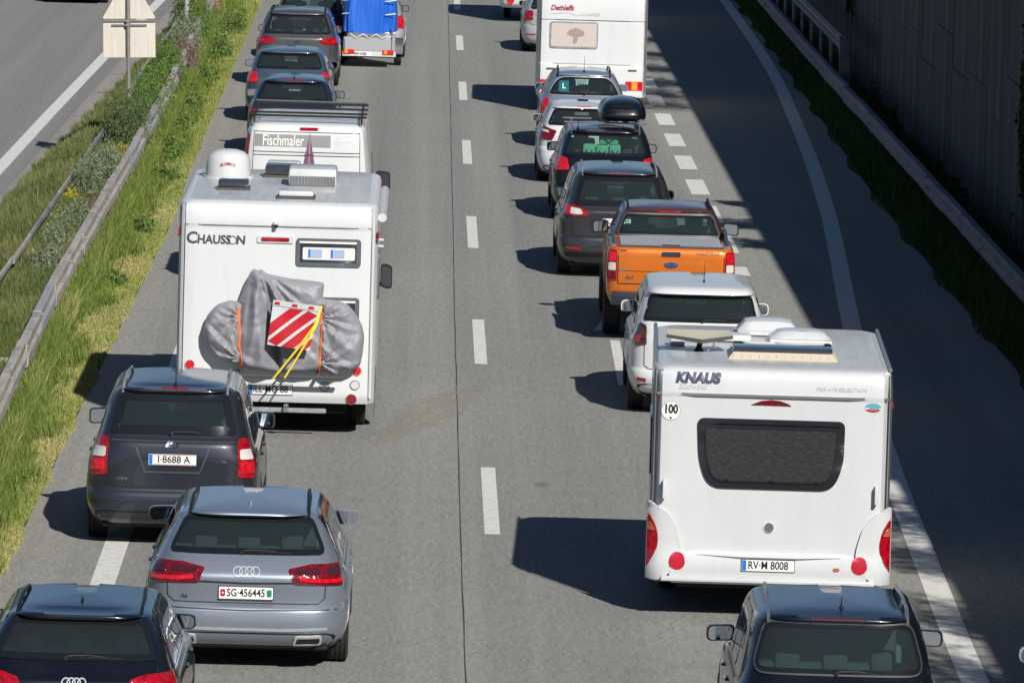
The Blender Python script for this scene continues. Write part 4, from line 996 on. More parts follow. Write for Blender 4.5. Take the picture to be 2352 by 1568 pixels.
lettering('maker_lettering', 'HAUSS', .15, -.80, 2.435, S.rear, 'grey_plastic', root, .006, .005, .06, .92); patch('maker_emblem', ribbon(ring(-.567, 2.437, .050, 0), .013), S.rear, 'grille', root, .006, .002, .1); lettering('maker_lettering', 'N', .15, -.465, 2.435, S.rear, 'grey_plastic', root, .006, .005, .06)
o = patch('third_brake_light', rpoly([(-.26, 2.415), (.19, 2.415), (.19, 2.505), (-.26, 2.505)], .02, 3), S.rear, 'white_gel', root, .02, .02, .1); patch('lens', rpoly([(-.21, 2.435), (.14, 2.435), (.14, 2.485), (-.21, 2.485)], .02, 3), S.rear, 'lens', o, .028, .008, .1)
def caravan_window(parent, S, x0, x1, z0, z1, glass_m, fr='grey_frame', r=.05, b=.055, name='window', off=.02):
    pl = rpoly([(x0, z0), (x1, z0), (x1, z1), (x0, z1)], r, 5); o = patch(name, pl, S.rear, fr, parent, off, off, .2)
    patch('pane', shrink(pl, b), S.rear, glass_m, o, off+.006, .006, .2); return o
mat('grey_frame', (.085, .10, .12), .4, coat=.3); mat('blind', (.62, .62, .60), .6); mat('pane_dark', (.03, .034, .04), .08, coat=1.0)
wn = caravan_window(root, S, .225, 1.035, 2.135, 2.485, 'pane_dark')
patch('blind_rail', [(.27, 2.425), (.98, 2.425), (.98, 2.45), (.27, 2.45)], S.rear, 'white_light', wn, .030, .004, .3)
patch('blind', rpoly([(.31, 2.22), (.96, 2.22), (.96, 2.375), (.31, 2.375)], .02, 3), S.rear, 'blind', wn, .029, .003, .3)
for k in range(2):
    patch('sticker', rpoly([(.38+.28*k, 2.245), (.55+.28*k, 2.245), (.55+.28*k, 2.35), (.38+.28*k, 2.35)], .01, 2), S.rear, mat('sticker_blue', (.30, .38, .52), .6).name, wn, .032, .003, .3)
    patch('sticker_stripe', rpoly([(.38+.28*k, 2.245), (.405+.28*k, 2.245), (.405+.28*k, 2.35), (.38+.28*k, 2.35)], .004, 2), S.rear, 'plate_blue', wn, .0335, .002, .3)
wn = caravan_window(root, S, .05, 1.03, 1.30, 1.755, 'pane_dark'); patch('blind_rail', [(.1, 1.69), (.98, 1.69), (.98, 1.715), (.1, 1.715)], S.rear, 'white_light', wn, .030, .004, .3)
o = box_part('reversing_camera', (-.03, -.04, 2.66), (.08, .08, .06), .02, 'white_gel', root); box_part('camera_eye', (-.03, -.075, 2.63), (.05, .04, .04), .012, 'black_plastic', o)
lamp('tail_lamp', S, -1.06, .87, .055, 'lens_lit', root, 'white_gel'); lamp('tail_lamp', S, 1.02, .845, .055, 'lens_lit', root, 'white_gel'); lamp('reversing_lamp', S, 1.0, .665, .05, 'lens_clear', root, 'chrome'); lamp('tail_lamp', S, .96, .485, .055, 'lens', root, 'chrome'); lamp('tail_lamp', S, -.98, .485, .055, 'lens', root, 'chrome')
patch('maker_badge', ribbon(ring(.62, .63, .055, 0), .014), S.rear, 'galvanised_dull', root, .008, .006, .05); strip_h('badge_bar', S, .63, .55, .69, .014, 'galvanised_dull', root, .009)
plate(root, S, -.05, .585, .54, .125, 'ILL·MO 88', .125, 'de', .80)
for sg in (-1, 1):
    wheel(root, sg*1.02, 1.55, .335, .22, sg); wheel(root, sg*.93, 5.55, .335, .22, sg)
    patch('wheel_arch', ell(1.55, .42, .42, .33), S.side(sg), 'under', root, .004, .002, .2)
    mirror(root, S, 5.75, 1.50, sg, 'black_plastic', .15, .34, .03, 'pane_dark', .06)
    patch('side_window', rpoly([(2.0, 1.55), (3.2, 1.55), (3.2, 2.15), (2.0, 2.15)], .08, 4), S.side(sg), 'grey_frame', root, .02, .02, .3)
    for zz in (2.52,): patch('marker_lamp', rpoly([(.12, zz-.06), (.2, zz-.06), (.2, zz+.06), (.12, zz+.06)], .02, 2), S.side(sg), 'lens', root, .02, .02, .3)
MB().tube([(1.29, .3, 2.74), (1.29, 4.6, 2.74)], .055, 12).build('awning_case', 'white_gel', root)
for z in (2.46, 2.38): box_part('awning_bracket', (1.28, .35, z), (.07, .08, .03), .008, 'white_gel', root)
box_part('tow_bar', (.15, -.02, .33), (1.0, .05, .06), .01, 'galvanised_dull', root); box_part('tow_ball', (.15, -.08, .36), (.07, .10, .10), .02, 'chrome', root, seg=2)
box_part('underframe', (0, 3.2, .36), (1.8, 5.8, .2), .03, 'under', root)
# roof furniture
o = box_part('air_conditioner', (.37, 3.0, 3.03), (.62, .80, .24), .05, 'white_gel', root, seg=2)
patch('grille', rpoly([(.08, 2.93), (.66, 2.93), (.66, 3.05), (.08, 3.05)], .01, 2), flatsurf(2.602), 'grille', o, .006, .006, .3)
for k in range(14): patch('grille_bar', [(.10+.04*k, 2.935), (.108+.04*k, 2.935), (.108+.04*k, 3.045), (.10+.04*k, 3.045)], flatsurf(2.60), 'galvanised_dull', o, .012, .004, .3)
hatch(root, .20, .75, 2.91, .48, .45, .07, 'white_gel'); hatch(root, -.62, 1.9, 2.91, .42, .45, .10, 'pane_dark'); hatch(root, -.05, 4.1, 2.91, .48, .5, .13, 'pane_dark'); hatch(root, -.05, 5.15, 2.88, .48, .4, .12, 'white_gel')
dm = empty('satellite_dome', (-2.47, 88.6, 2.915), 0, 'white satellite dome on the motorhome roof', 'satellite dome')
MB().lathe([(0, .29), (.05, .295), (.20, .285), (.29, .26), (.34, .20), (.365, .12), (.375, .001)], 32, (0, 0, 0), 'z').build('dome', 'white_gel', dm); MB().lathe([(-.01, .001), (-.01, .33), (.03, .33), (.03, .30)], 28, (0, 0, 0), 'z').build('base_ring', 'white_panel', dm)
lettering('dome_lettering', 'SLOMCY', .052, 0, .20, lambda u, v: (Vector((.298*math.sin(u/.298), -.298*math.cos(u/.298), v)), Vector((math.sin(u/.298), -math.cos(u/.298), 0))), 'red_refl', dm, .004, .001, 0, 1, 2.5)

# covered bicycle
def cloth():
    m = mat('grey_cover', (.26, .26, .29), .5, spec=.4)
    n = noise(m, coords(m, (1, 1, .5)), 5, 6, .7); lk(m, ramp(m, n, [(.3, (.22, .22, .245)), (.6, (.245, .245, .27)), (.8, (.265, .265, .29))]), bsdf(m).inputs['Base Color'])
    vo = nd(m, 'ShaderNodeTexVoronoi', feature='DISTANCE_TO_EDGE'); vo.inputs['Scale'].default_value = 7.5; lk(m, coords(m, (1, .6, .8)), vo.inputs['Vector'])
    ad = nd(m, 'ShaderNodeMath', operation='ADD'); lk(m, vo.outputs['Distance'], ad.inputs[0]); lk(m, noise(m, coords(m, (1.5, 1, 1.2)), 11, 6, .7), ad.inputs[1]); bump(m, ad.outputs[0], .22, .02)
cloth()
BK = rpoly([(-.89, 1.30), (-.85, 1.46), (-.73, 1.60), (-.56, 1.66), (-.47, 1.63), (-.36, 1.94), (-.31, 2.03), (-.27, 2.065), (-.23, 2.03), (-.19, 2.06), (-.12, 2.00), (.16, 1.95), (.56, 1.915), (.60, 1.90), (.585, 1.70), (.74, 1.695), (.88, 1.66), (.98, 1.56), (1.08, 1.40), (1.115, 1.25), (1.10, 1.05), (1.07, .87), (.97, .82), (.83, .78), (.73, .74), (.60, .82), (.45, .78), (.10, .765), (-.30, .80), (-.66, .90), (-.82, 1.04), (-.89, 1.18)], .05, 3)
BK = [(x, z+.04) for x, z in BK]
BKA = np.array(dens(BK, .02))
def bike_surf0(u, v):
    d = float(np.min(np.hypot(BKA[:, 0]-u, BKA[:, 1]-v))) if inpoly(BK, (u, v)) else 0.0
    e = 1-math.exp(-d/.028); e2 = 1-math.exp(-d/.12)
    def saw(t, k=.22):                      # a fold: slow rise, steep drop
        t -= math.floor(t); return t/(1-k) if t < 1-k else (1-t)/k
    base = .13+.13*e+.03*e2
    base += .10*math.exp(-((u+.22)/.13)**2)*e2*min(1, max(0, (v-.85)/.5))                        # ridge under the handlebar
    base += e2*(.03*math.exp(-((u+.66)**2+(v-1.28)**2)/.05) + .03*math.exp(-((u-.84)**2+(v-1.25)**2)/.07))   # wheels
    an = math.atan2(u+.235, 2.22-v); rr = math.hypot(u+.235, v-2.22); k = math.exp(-((u+.08)/.36)**4)
    base += e*k*.105*(saw(an*2.15+.62+.05*math.sin(rr*4), .28)-.5)*min(1, rr/.3)
    base += e*k*.035*(saw(an*5.3+.2*math.sin(rr*5+1), .3)-.5)*min(1, rr/.5)
    for (cu, cv, ph) in ((-.43, 1.50, .1), (-.43, .98, .4), (.575, 1.52, .3), (.575, .95, .7)):   # creases gathered at the straps
        a2 = math.atan2(v-cv, (u-cu)); r2 = math.hypot(u-cu, v-cv); s2 = -1 if cu < 0 else 1
        if (u-cu)*s2 > 0:
            a2 = math.atan2(v-cv, abs(u-cu)); base += e*.075*(saw(a2*1.9+ph+.10*math.sin(r2*6), .25)-.5)*min(1, r2/.10)*math.exp(-r2/.45)
    base += e*.032*(saw(v*3.1+u*1.7+.4*math.sin(u*5+v*3), .3)-.5) + e*.011*(saw(u*5.7-v*4.3+.5*math.sin(v*7+u*4), .3)-.5) + e*.005*(saw(v*8.3+u*3.9+.6*math.sin(u*9), .35)-.5)
    if v < 1.68: base -= .045*e*(math.exp(-((u+.43)**2)/.0008)+.9*math.exp(-((u-.575)**2)/.0008))
    base -= .13*e*math.exp(-((u+.11-.16*(2.0-v))**2)/.0012)*min(1, max(0, (1.95-v)/.25))
    return Vector((u, -base, v))
def bike_surf(u, v):
    h = .012; n = (bike_surf0(u+h, v)-bike_surf0(u-h, v)).cross(bike_surf0(u, v+h)-bike_surf0(u, v-h)); n.normalize()
    if n.y > 0: n = -n
    return bike_surf0(u, v), n
bk = empty('covered_bicycle', (-1.735, 84.8, 0), 0, 'bicycle under a wrinkled grey cover strapped to the motorhome rear', 'bicycle')
v2, f2, fm = fill2d(BK, .02); P = [bike_surf0(*q) for q in v2]
e_ = {}
for t in f2:
    for i in range(3): e_[(t[i], t[(i+1) % 3])] = 1
F3 = list(f2); bb = {}
for (a, b) in list(e_):
    if (b, a) in e_: continue
    for q in (a, b):
        if q not in bb: bb[q] = len(P); P.append(Vector((P[q].x*.985, -.03, 1.3+(P[q].z-1.3)*.985)))
    F3.append((b, a, bb[a], bb[b]))
mk('cover', P, F3, 'grey_cover', bk, True, None, 60)
mat('strap_orange', (.78, .16, .03), .55); mat('strap_yellow', (.80, .60, .03), .55); mat('panel_red', (.46, .010, .022), .35, coat=.5); mat('panel_white', (.52, .55, .55), .4, coat=.4)
pn = [(-.085, 1.19), (.44, 1.13), (.555, 1.69), (-.02, 1.75)]
def pan_surf(a, b):       # 0..1 over the warning panel, held flat with a slight belly
    p0 = Vector((pn[0][0], pn[0][1])); x = (1-a)*(1-b)*pn[0][0]+a*(1-b)*pn[1][0]+a*b*pn[2][0]+(1-a)*b*pn[3][0]; z = (1-a)*(1-b)*pn[0][1]+a*(1-b)*pn[1][1]+a*b*pn[2][1]+(1-a)*b*pn[3][1]
    return Vector((x, -.455+.03*(a-.5)**2-.012*math.sin(b*5+a*3)-.02*b, z)), Vector((.05, -1, .0)).normalized()
wp = patch('warning_panel', [(0, 0), (1, 0), (1, 1), (0, 1)], pan_surf, 'panel_white', bk, .004, .012, .12)
for (a, b) in ((-.18, .12), (.22, .52), (.62, .92), (1.02, 1.2)):
    k = .92; pl = []
    lo, hi = a, b
    # diagonal stripe x + (z-1)*-1 band clipped to the panel below its header
    band = [(u, v) for u in np.linspace(0, 1, 41) for v in (0,)]
    pts = []
    for t0, t1 in ((lo, hi),):
        def at(t): return [(max(0, t), max(0, -t)), (min(1, .86+t), min(.86, 1-t))]
        A0, A1 = at(t0-.3), at(t1-.3)
        pts = [A0[0]] + [A0[1]] + ([(1, .86)] if A0[1][0] >= 1 and A1[1][1] >= .86 and A0[1][1] < .86 else []) + [A1[1], A1[0]] + ([(0, 0)] if A1[0][0] == 0 and A0[0][1] == 0 and A0[0][0] > 0 else [])
    pts = [q for i, q in enumerate(pts) if q != pts[i-1]]
    if len(pts) >= 3 and abs(area2(pts)) > .005: patch('red_stripe', pts, pan_surf, 'panel_red', wp, .0065, .002, .12)
for u in (.08, .46, .82): patch('header_mark', rpoly([(u-.06, .90), (u+.08, .90), (u+.06, .965), (u-.04, .965)], .01, 2), pan_surf, 'panel_red', wp, .0065, .002, .2)
patch('header_fold', ribbon([(0.0, .875), (1.0, .875)], .012), pan_surf, 'galvanised_dull', wp, .008, .003, .2)
patch('orange_strap', ribbon([(-.46, 1.63), (-.465, 1.50), (-.43, 1.30), (-.44, 1.15), (-.415, 1.0), (-.40, .84)], .032), bike_surf, 'strap_orange', bk, .012, .01, .06)
patch('orange_strap', ribbon([(.572, 1.66), (.575, 1.4), (.57, 1.1), (.575, .80)], .030), bike_surf, 'strap_orange', bk, .012, .01, .06)
for pts in ([(.572, 1.68, -.40), (.50, 1.45, -.485), (.30, 1.16, -.50), (.0, .76, -.40)], [(.575, 1.68, -.395), (.52, 1.45, -.49), (.36, 1.16, -.50), (.14, .775, -.41)]):
    MB().tube([(p[0], p[2], p[1]) for p in pts], .014, 6).build('yellow_strap', 'strap_yellow', bk)
MB().box((.1, -.24, .775), (1.5, .06, .04), .01).build('carrier_rail', 'grey_plastic', bk); 
for x in (-.45, .55): MB().box((x, -.12, .80), (.04, .24, .04), .008).build('carrier_arm', 'grey_plastic', bk)

# ------------------------------------------------------------------ white van
root, S = house('delivery_van', 'white high roof van with grey lettered band and black roof rack', 'van', -1.70, 103.0, 0, 5.7, 1.01, (.35, 2.62),
    [(.35, .06), (.5, 0), (.7, .02), (1.3, .03), (2.2, .07), (2.45, .10), (2.56, .16), (2.60, .26), (2.62, .5)], [(.35, 5.6), (.8, 5.7), (1.1, 5.5), (1.3, 4.9), (1.9, 4.3), (2.4, 3.8), (2.58, 3.4), (2.62, 3.0)], 'p_whitevan', 9, 30, 5, 8,
    wprof=[(.35, .96), (.6, 1.0), (1.2, 1.01), (1.6, .985), (2.3, .925), (2.48, .90), (2.56, .86), (2.60, .78), (2.62, .5)])
for pts in ([(-.82, .6), (-.82, 1.5), (-.80, 2.47), (.80, 2.47), (.82, 1.5), (.82, .6)], [(-.8, 2.17), (.8, 2.17)], [(-.8, 2.12), (.8, 2.12)]): seam(root, S, pts, .012)
gb = patch('lettered_band', [(-.79, 2.25), (.36, 2.25), (.36, 2.43), (-.79, 2.43)], S.rear, mat('band_grey', (.22, .22, .22), .5).name, root, .005, .003, .12)
lettering('band_lettering', 'Fischmaler', .235, -.36, 2.335, S.rear, 'white_light', gb, .008, .002, .05, .62)
for k in range(6): patch('small_print', ribbon([(.44, 2.42-.028*k), (.44+.22+.08*((k*7) % 3), 2.42-.028*k)], .010), S.rear, mat('print_grey', (.50, .50, .49), .6).name, root, .004, .002, .2)
tr_ = patch('printed_pyramid', [(-.07, 1.85), (.15, 1.85), (.045, 2.46)], S.rear, mat('print_plum', (.13, .055, .10), .5).name, root, .010, .003, .1)
patch('pyramid_line', ribbon([(.04, 1.86), (.045, 2.4)], .02), S.rear, mat('print_plum2', (.30, .17, .25), .5).name, tr_, .012, .002, .1)
patch('pyramid_line', ribbon([(-.03, 2.13), (.11, 2.13)], .03), S.rear, mat('print_plum3', (.07, .03, .06), .5).name, tr_, .0125, .002, .1)
patch('third_brake_light', rpoly([(-.11, 2.495), (.17, 2.495), (.17, 2.535), (-.11, 2.535)], .018, 3), S.rear, 'lens', root, .012, .012, .1)
patch('tail_light', rpoly([(-.965, 2.05), (-.90, 2.05), (-.88, 2.42), (-.93, 2.42)], .02, 3), S.rear, 'lens', root, .012, .012, .1)
patch('tail_light', rpoly([(1.02, 1.05), (.94, 1.05), (.94, 1.5), (1.0, 1.5)], .02, 3), S.rear, 'lens', root, .012, .012, .1)
plate(root, S, 0, .9, .52, .11, '', .1, 'de')
for sg in (-1, 1):
    wheel(root, sg*.87, 1.0, .34, .22, sg); wheel(root, sg*.87, 4.7, .34, .22, sg); mirror(root, S, 4.25, 1.45 if sg > 0 else 1.98, sg, 'black_plastic', .22, .30 if sg > 0 else .24, .06 if sg > 0 else .18, 'pane_dark', .06)
    patch('wheel_arch', ell(1.0, .40, .42, .36), S.side(sg), 'under', root, .004, .002, .2); patch('side_window', rpoly([(3.2, 1.35), (4.5, 1.35), (3.95, 1.95), (3.2, 1.95)], .06, 3), S.side(sg), 'frit', root, .006, .004, .2)
rk = MB().tube([(-.80, .20, 2.60), (-.80, .22, 2.70), (-.80, 3.0, 2.70)], .018, 6).tube([(.82, .20, 2.60), (.82, .22, 2.70), (.82, 3.0, 2.70)], .018, 6).build('roof_rack', 'black_plastic', root)
for y, z in ((.22, 2.71), (.9, 2.71), (1.9, 2.71), (2.9, 2.71)): MB().box((.01, y, z), (1.78, .05, .03), .008).build('rack_bar', 'black_plastic', rk)
MB().tube([(-.84, 2.6, 2.77), (.88, 2.6, 2.76)], .018, 6).build('rack_bar', 'grey_plastic', rk)

# ------------------------------------------------------------------ cars ahead of the van
c = dict(L=4.3, W=1.76, H=1.49, win_b=(1.05, .25), win_t=(1.41, .62), col='p_blue', glass='glass_dark', wt=.58, belt=.96, lights=[([(.60, .92), (.62, .78), (.93, .78), (.95, .95)], 'lens')], brake3=(.38, 1.435, .035), plate=((0, .66, .5, .11, '', .1), dict(style='eu')), antenna=('whip', 0, .15, .12), mirror=dict(wd=.21, hh=.16), lip=.09)
root, S = car('hatchback', 'dark blue hatchback directly ahead of the white van', -2.43, 130.2, c)
patch('window_sticker', [(-.22, 1.29), (.07, 1.29), (.07, 1.36), (-.22, 1.36)], S.rear, mat('sticker_grey', (.20, .24, .23), .5).name, root, .009, .002, .2)
c = dict(L=4.25, W=1.77, H=1.49, win_b=(1.08, .24), win_t=(1.41, .58), col='p_bluegrey', glass='glass_tint', wt=.60, belt=.97, lights=[([(.66, 1.02), (.64, .84), (.95, .82), (.97, 1.06)], 'lens_lit')], brake3=(.34, 1.432, .03), brake_m='lens_dark', plate=((0, .66, .5, .11, '', .1), dict(style='eu')), mirror=dict(wd=.22, hh=.16), lip=.08)
car('hatchback', 'blue grey hatchback between the dark blue hatchback and the grey sport utility', -2.70, 139.3, c)
c = dict(L=4.45, W=1.86, H=1.69, win_b=(1.14, .14), win_t=(1.58, .40), col='p_grey', glass='glass_tint', wt=.64, belt=1.04, clear=.24, tyre=.35, ledge=.62, rails='black_plastic', rail_h=.01, lights=[([(.44, 1.03), (.60, .95), (.98, .94), (1.0, 1.10), (.62, 1.09)], 'lens'), ([(.76, .98), (.95, .98), (.95, 1.04), (.76, 1.04)], 'lens_lit')], brake3=(.34, 1.595, .035), rw=(.78, .62), valance=.5,
    strips=[([(-.80, .36), (-.62, .365)], 'lens', .03), ([(.62, .365), (.80, .36)], 'lens', .03)], plate=((0, .76, .52, .11, 'RO·AK 318', .1), dict(style='de')), mirror=dict(wd=.2, hh=.17), wiper=-.1)
root, S = car('sport_utility_car', 'grey sport utility with slim red tail lights near the top left', -2.75, 150.7, c)
patch('badge', ribbon(ring(0, 1.01, .055, 0), .014), S.rear, 'chrome', root, .010, .008, .05); lettering('badge_mark', 'VW', .06, 0, 1.01, S.rear, 'chrome', root, .010, .003)
c = dict(L=4.4, W=1.8, H=1.62, win_b=(1.12, .15), win_t=(1.50, .4), col='p_darkred', glass='glass_dark', wt=.62, belt=1.0, lights=[([(.62, 1.0), (.62, .8), (.93, .8), (.95, 1.05)], 'lens')], plate=((0, .7, .5, .11, '', .1), dict(style='eu')), brake3=(.3, 1.52, .04), brake_m='lens_lit')
car('estate_car', 'dark car cut off by the top edge ahead of the grey sport utility', -2.62, 159.8, c)
c = dict(L=4.4, W=1.75, H=1.55, win_b=(1.02, .2), win_t=(1.42, .5), col='p_lightsilver', wt=.6, belt=.96, lights=[([(.64, 1.0), (.62, .74), (.93, .72), (.95, 1.02)], 'lens_lit')], plate=((0, .66, .5, .11, '', .1), dict(style='eu')), mirror=dict(wd=.2, hh=.16, m='black_plastic'))
car('estate_car', 'silver car towing the trailer under a blue tarpaulin', -1.27, 161.7, c)

# trailer with blue tarpaulin
tr = empty('box_trailer', (-1.22, 158.3, 0), 0, 'small silver box trailer loaded under a blue tarpaulin', 'trailer')
MB().box((0, .9, .52), (1.20, 1.8, .36), .02).build('load_box', 'p_lightsilver', tr); MB().box((0, -.012, .52), (1.14, .03, .28), .008).build('tail_board', 'p_lightsilver', tr)
MB().box((0, .0, .315), (1.24, .06, .12), .01).build('light_bar', 'white_gel', tr)
for x in (-.53, .38):
    o = MB().box((x+.06, -.04, .36), (.26, .04, .11), .012).build('tail_light', 'lens_lit', tr); MB().box((x+.0, -.062, .36), (.08, .02, .09), .01).build('indicator', 'amber', o)
o = MB().box((-.20, -.035, .315), (.50, .015, .10), .004).build('number_plate', 'plate_white', tr); lettering('plate_lettering', 'SW·4182', .09, -.20, .315, flatsurf(-.044), 'plate_black', o, .002, .003, 0, .85)
for sg in (-1, 1):
    wheel(tr, sg*.66, 1.15, .28, .17, sg); MB().prism([(1.15+.36*math.cos(t), .28+.36*math.sin(t)) for t in np.linspace(0, math.pi, 12)]+[(1.15+.33*math.cos(t), .28+.33*math.sin(t)) for t in np.linspace(math.pi, 0, 12)], sg*.60 if sg > 0 else -.78, sg*.60+.18 if sg > 0 else -.60, 'x').build('mudguard', 'grey_plastic', tr, True, 40)
MB().tube([(.52, -.02, .4), (.52, -.02, .95)], .018, 6).build('corner_post', 'alu', tr); MB().tube([(0, 1.8, .4), (0, 3.3, .4)], .035, 6).build('drawbar', 'alu', tr)
def tarp():
    m = mat('blue_tarp', (.012, .11, .52), .42, spec=.5); bump(m, noise(m, coords(m, (3, 1, .4)), 2.2, 3, .5), .5, .06)
tarp()
tp = empty('blue_tarpaulin', (-1.22, 158.3, .68), 0, 'bright blue tarpaulin bulging over the trailer load', 'tarpaulin')
v = []; f = []; N = 48; zs_ = np.linspace(.16, 1.30, 16)
for iz, z in enumerate(zs_):
    t = iz/15; wx = .62*(1-.10*t**2); ly = .88*(1-.08*t**2)
    for k in range(N):
        a = 2*math.pi*k/N; ca, sa = math.cos(a), math.sin(a); px = wx*math.copysign(abs(ca)**.35, ca); py = ly*math.copysign(abs(sa)**.35, sa)
        fold = 1+.035*math.sin(a*9+t*2)*(1-t*.6)+.02*math.sin(a*17-3*t)
        v.append((px*fold, .9+py*fold, z-.06*abs(math.sin(a*5))*(1-t)))
for iz in range(15):
    for k in range(N): f.append((iz*N+k, iz*N+(k+1) % N, (iz+1)*N+(k+1) % N, (iz+1)*N+k))
f.append(tuple(15*N+k for k in range(N)))
mk('sheet', v, f, 'blue_tarp', tp, True, None, 60)
for z in (.55, .86): MB().tube([(-.64, .02, z), (-.5, -.06, z+.02)], .012, 5).tube([(.36, -.06, z), (.60, .0, z+.03)], .012, 5).build('tie_strap', 'white_light', tp)
for x0 in (-.45, -.15, .15): MB().tube([(x0, -.03, .10), (x0+.15, -.035, .0), (x0+.3, -.03, .10)], .010, 5).build('lashing_rope', 'white_light', tp)
# ------------------------------------------------------------------ right queue, near to far
c = dict(L=4.45, W=1.86, H=1.635, win_b=(1.10, .16), win_t=(1.555, .44), col='p_navy', wt=.65, belt=1.00, hood=1.0, clear=.2, tyre=.33, glass='glass_green', rails='alu', rail_h=.03, lip=.05, rw=(.79, .66), rw_r=(.16, .16, .10, .10), win_trim='p_grey',
    lights=[([(.74, .95), (.74, .62), (.93, .60), (.96, .96)], 'lens')], brake3=(.46, 1.573, .03), brake_m='lens', antenna=('whip', .04, .38, .10), wiper=-.02, wiper_len=.36, plate=((0, .85, .52, .11, 'KE·ZR 560', .1), dict(style='de')), mirror=dict(wd=.25, hh=.16, out=.04))
car('people_carrier', 'dark navy people carrier behind the large caravan at the bottom right', 3.75, 58.40, c, yaw=R(-.6))
c = dict(L=4.3, W=1.78, H=1.47, win_b=(1.05, .25), win_t=(1.40, .62), col='p_lightsilver', wt=.59, belt=.95, lights=[([(.66, 1.0), (.64, .8), (.93, .78), (.95, 1.02)], 'lens')], plate=((0, .7, .5, .11, '', .1), dict(style='eu')), mirror=dict(wd=.24, hh=.16, shape=.07))
car('hatchback', 'pale silver car at the right picture edge of which only the mirror side shows', 6.50, 58.0, c)

# large caravan
root, S = house('caravan', 'large white caravan with wide dark rear window and round 100 sticker', 'caravan', 3.70, 69.7, R(-1.7), 5.0, 1.225, (.36, 2.60),
    [(.36, .10), (.40, .03), (.46, .0), (.60, .0), (.70, .03), (1.2, .03), (1.8, .035), (2.28, .04), (2.31, .028), (2.34, .03), (2.50, .055), (2.555, .085), (2.585, .15), (2.60, .28)], [(.36, 4.4), (.8, 4.7), (1.6, 4.8), (2.2, 4.75), (2.45, 4.6), (2.6, 4.3)], 'white_gel')
kn = root
strip_h('roof_trim', S, 2.315, -1.19, 1.19, .022, 'alu', root, .016)
for sg in (-1, 1):
    patch('corner_rail', ribbon([(sg*1.235, 1.18), (sg*1.235, 1.8), (sg*1.235, 2.36), (sg*1.235, 2.55)], .05), S.rear, 'alu', root, .014, .014, .2)
    MB().tube([(sg*1.205, .25, 2.595), (sg*1.205, 4.3, 2.60)], .022, 6).build('roof_edge_rail', 'alu', root)
lettering('maker_lettering', 'KNAUS', .135, -.78, 2.475, S.rear, mat('logo_blue', (.03, .035, .075), .5).name, root, .006, .010, .18, 1.02)
lettering('model_lettering', 'Südwind', .085, -.83, 2.392, S.rear, mat('print_pale', (.42, .42, .42), .5).name, root, .006, .001, .3)
lettering('model_lettering', 'PRIVATE SELECTION', .05, .70, 2.40, S.rear, 'print_pale', root, .006, .001, .2, 1.15)
o = patch('speed_sticker', ell(-1.045, 2.135, .10, .10), S.rear, mat('sticker_ring', (.30, .30, .31), .4).name, root, .004, .003, .1); patch('sticker_face', ell(-1.045, 2.135, .094, .094), S.rear, 'plate_white', o, .006, .002, .1)
lettering('sticker_lettering', '100', .125, -1.045, 2.15, S.rear, 'plate_black', o, .008, .005, 0, .78); patch('sticker_seal', ell(-1.045, 2.062, .012, .012), S.rear, 'plate_black', o, .008, .002, .1)
patch('third_brake_light', [(-.22, 2.225), (.19, 2.222), (.15, 2.245), (.08, 2.268), (-.02, 2.278), (-.12, 2.265)], S.rear, 'lens_dark', root, .016, .016, .1)
o = patch('club_sticker', ell(1.03, 2.225, .085, .047), S.rear, mat('sticker_teal', (.10, .32, .36), .4).name, root, .004, .003, .1)
patch('sticker_band', [(.946, 2.222), (1.114, 2.222), (1.112, 2.211), (.948, 2.211)], S.rear, 'plate_white', o, .006, .002, .1); patch('sticker_field', [(1.03+.083*math.cos(t), 2.225+.045*math.sin(t)) for t in np.linspace(math.pi*1.1, math.pi*1.9, 14)], S.rear, 'panel_red', o, .006, .002, .1)
pl = rpoly([(-.64, 1.355), (.64, 1.355), (.745, 1.62), (.75, 2.075), (-.77, 2.075), (-.745, 1.62)], (.14, .14, .3, .08, .08, .3), 6)
mat('frame_black', (.016, .015, .020), .22, coat=.8)
wf = patch('rear_window', pl, S.rear, 'frame_black', root, .022, .022, .12)
def darkpane():
    m = mat('pane_dusty', (.03, .028, .03), .12, coat=.35)
    n = noise(m, coords(m, (1.6, 1, 5)), 9, 7, .8); lk(m, ramp(m, n, [(.34, (.016, .015, .017)), (.55, (.030, .027, .029)), (.74, (.058, .053, .053))]), bsdf(m).inputs['Base Color'])
    r = nd(m, 'ShaderNodeMapRange'); r.inputs[3].default_value = .10; r.inputs[4].default_value = .55; lk(m, n, r.inputs[0]); lk(m, r.outputs[0], bsdf(m).inputs['Roughness'])
darkpane()
pi_ = rpoly([(-.585, 1.43), (.585, 1.43), (.66, 1.64), (.675, 1.985), (-.69, 1.985), (-.665, 1.64)], (.10, .10, .25, .05, .05, .25), 5)
patch('pane', pi_, S.rear, 'pane_dusty', wf, .027, .004, .12); patch('pane_rim', ribbon(pi_+pi_[:1], .02), S.rear, 'frame_black', wf, .034, .014, .1)
patch('hinge_bar', ribbon([(-.73, 2.045), (.71, 2.045)], .045), S.rear, 'frame_black', wf, .042, .024, .2)
for x in (-.46, 0, .46): patch('stay_bracket', rpoly([(x-.03, 1.425), (x+.03, 1.425), (x+.02, 1.455), (x-.02, 1.455)], .008, 2), S.rear, 'black_plastic', wf, .034, .014, .1)
for sg in (-1, 1):
    box_part('grab_handle', (sg*1.09, -.01, 1.33), (.035, .09, .20), .016, 'white_panel', root, seg=2)
o = patch('round_vent', ell(0, .965, .062, .062), S.rear, 'white_panel', root, .012, .012, .1); patch('vent_cap', ell(0, .96, .048, .048), S.rear, mat('vent_grey', (.10, .11, .115), .5).name, o, .018, .006, .1)
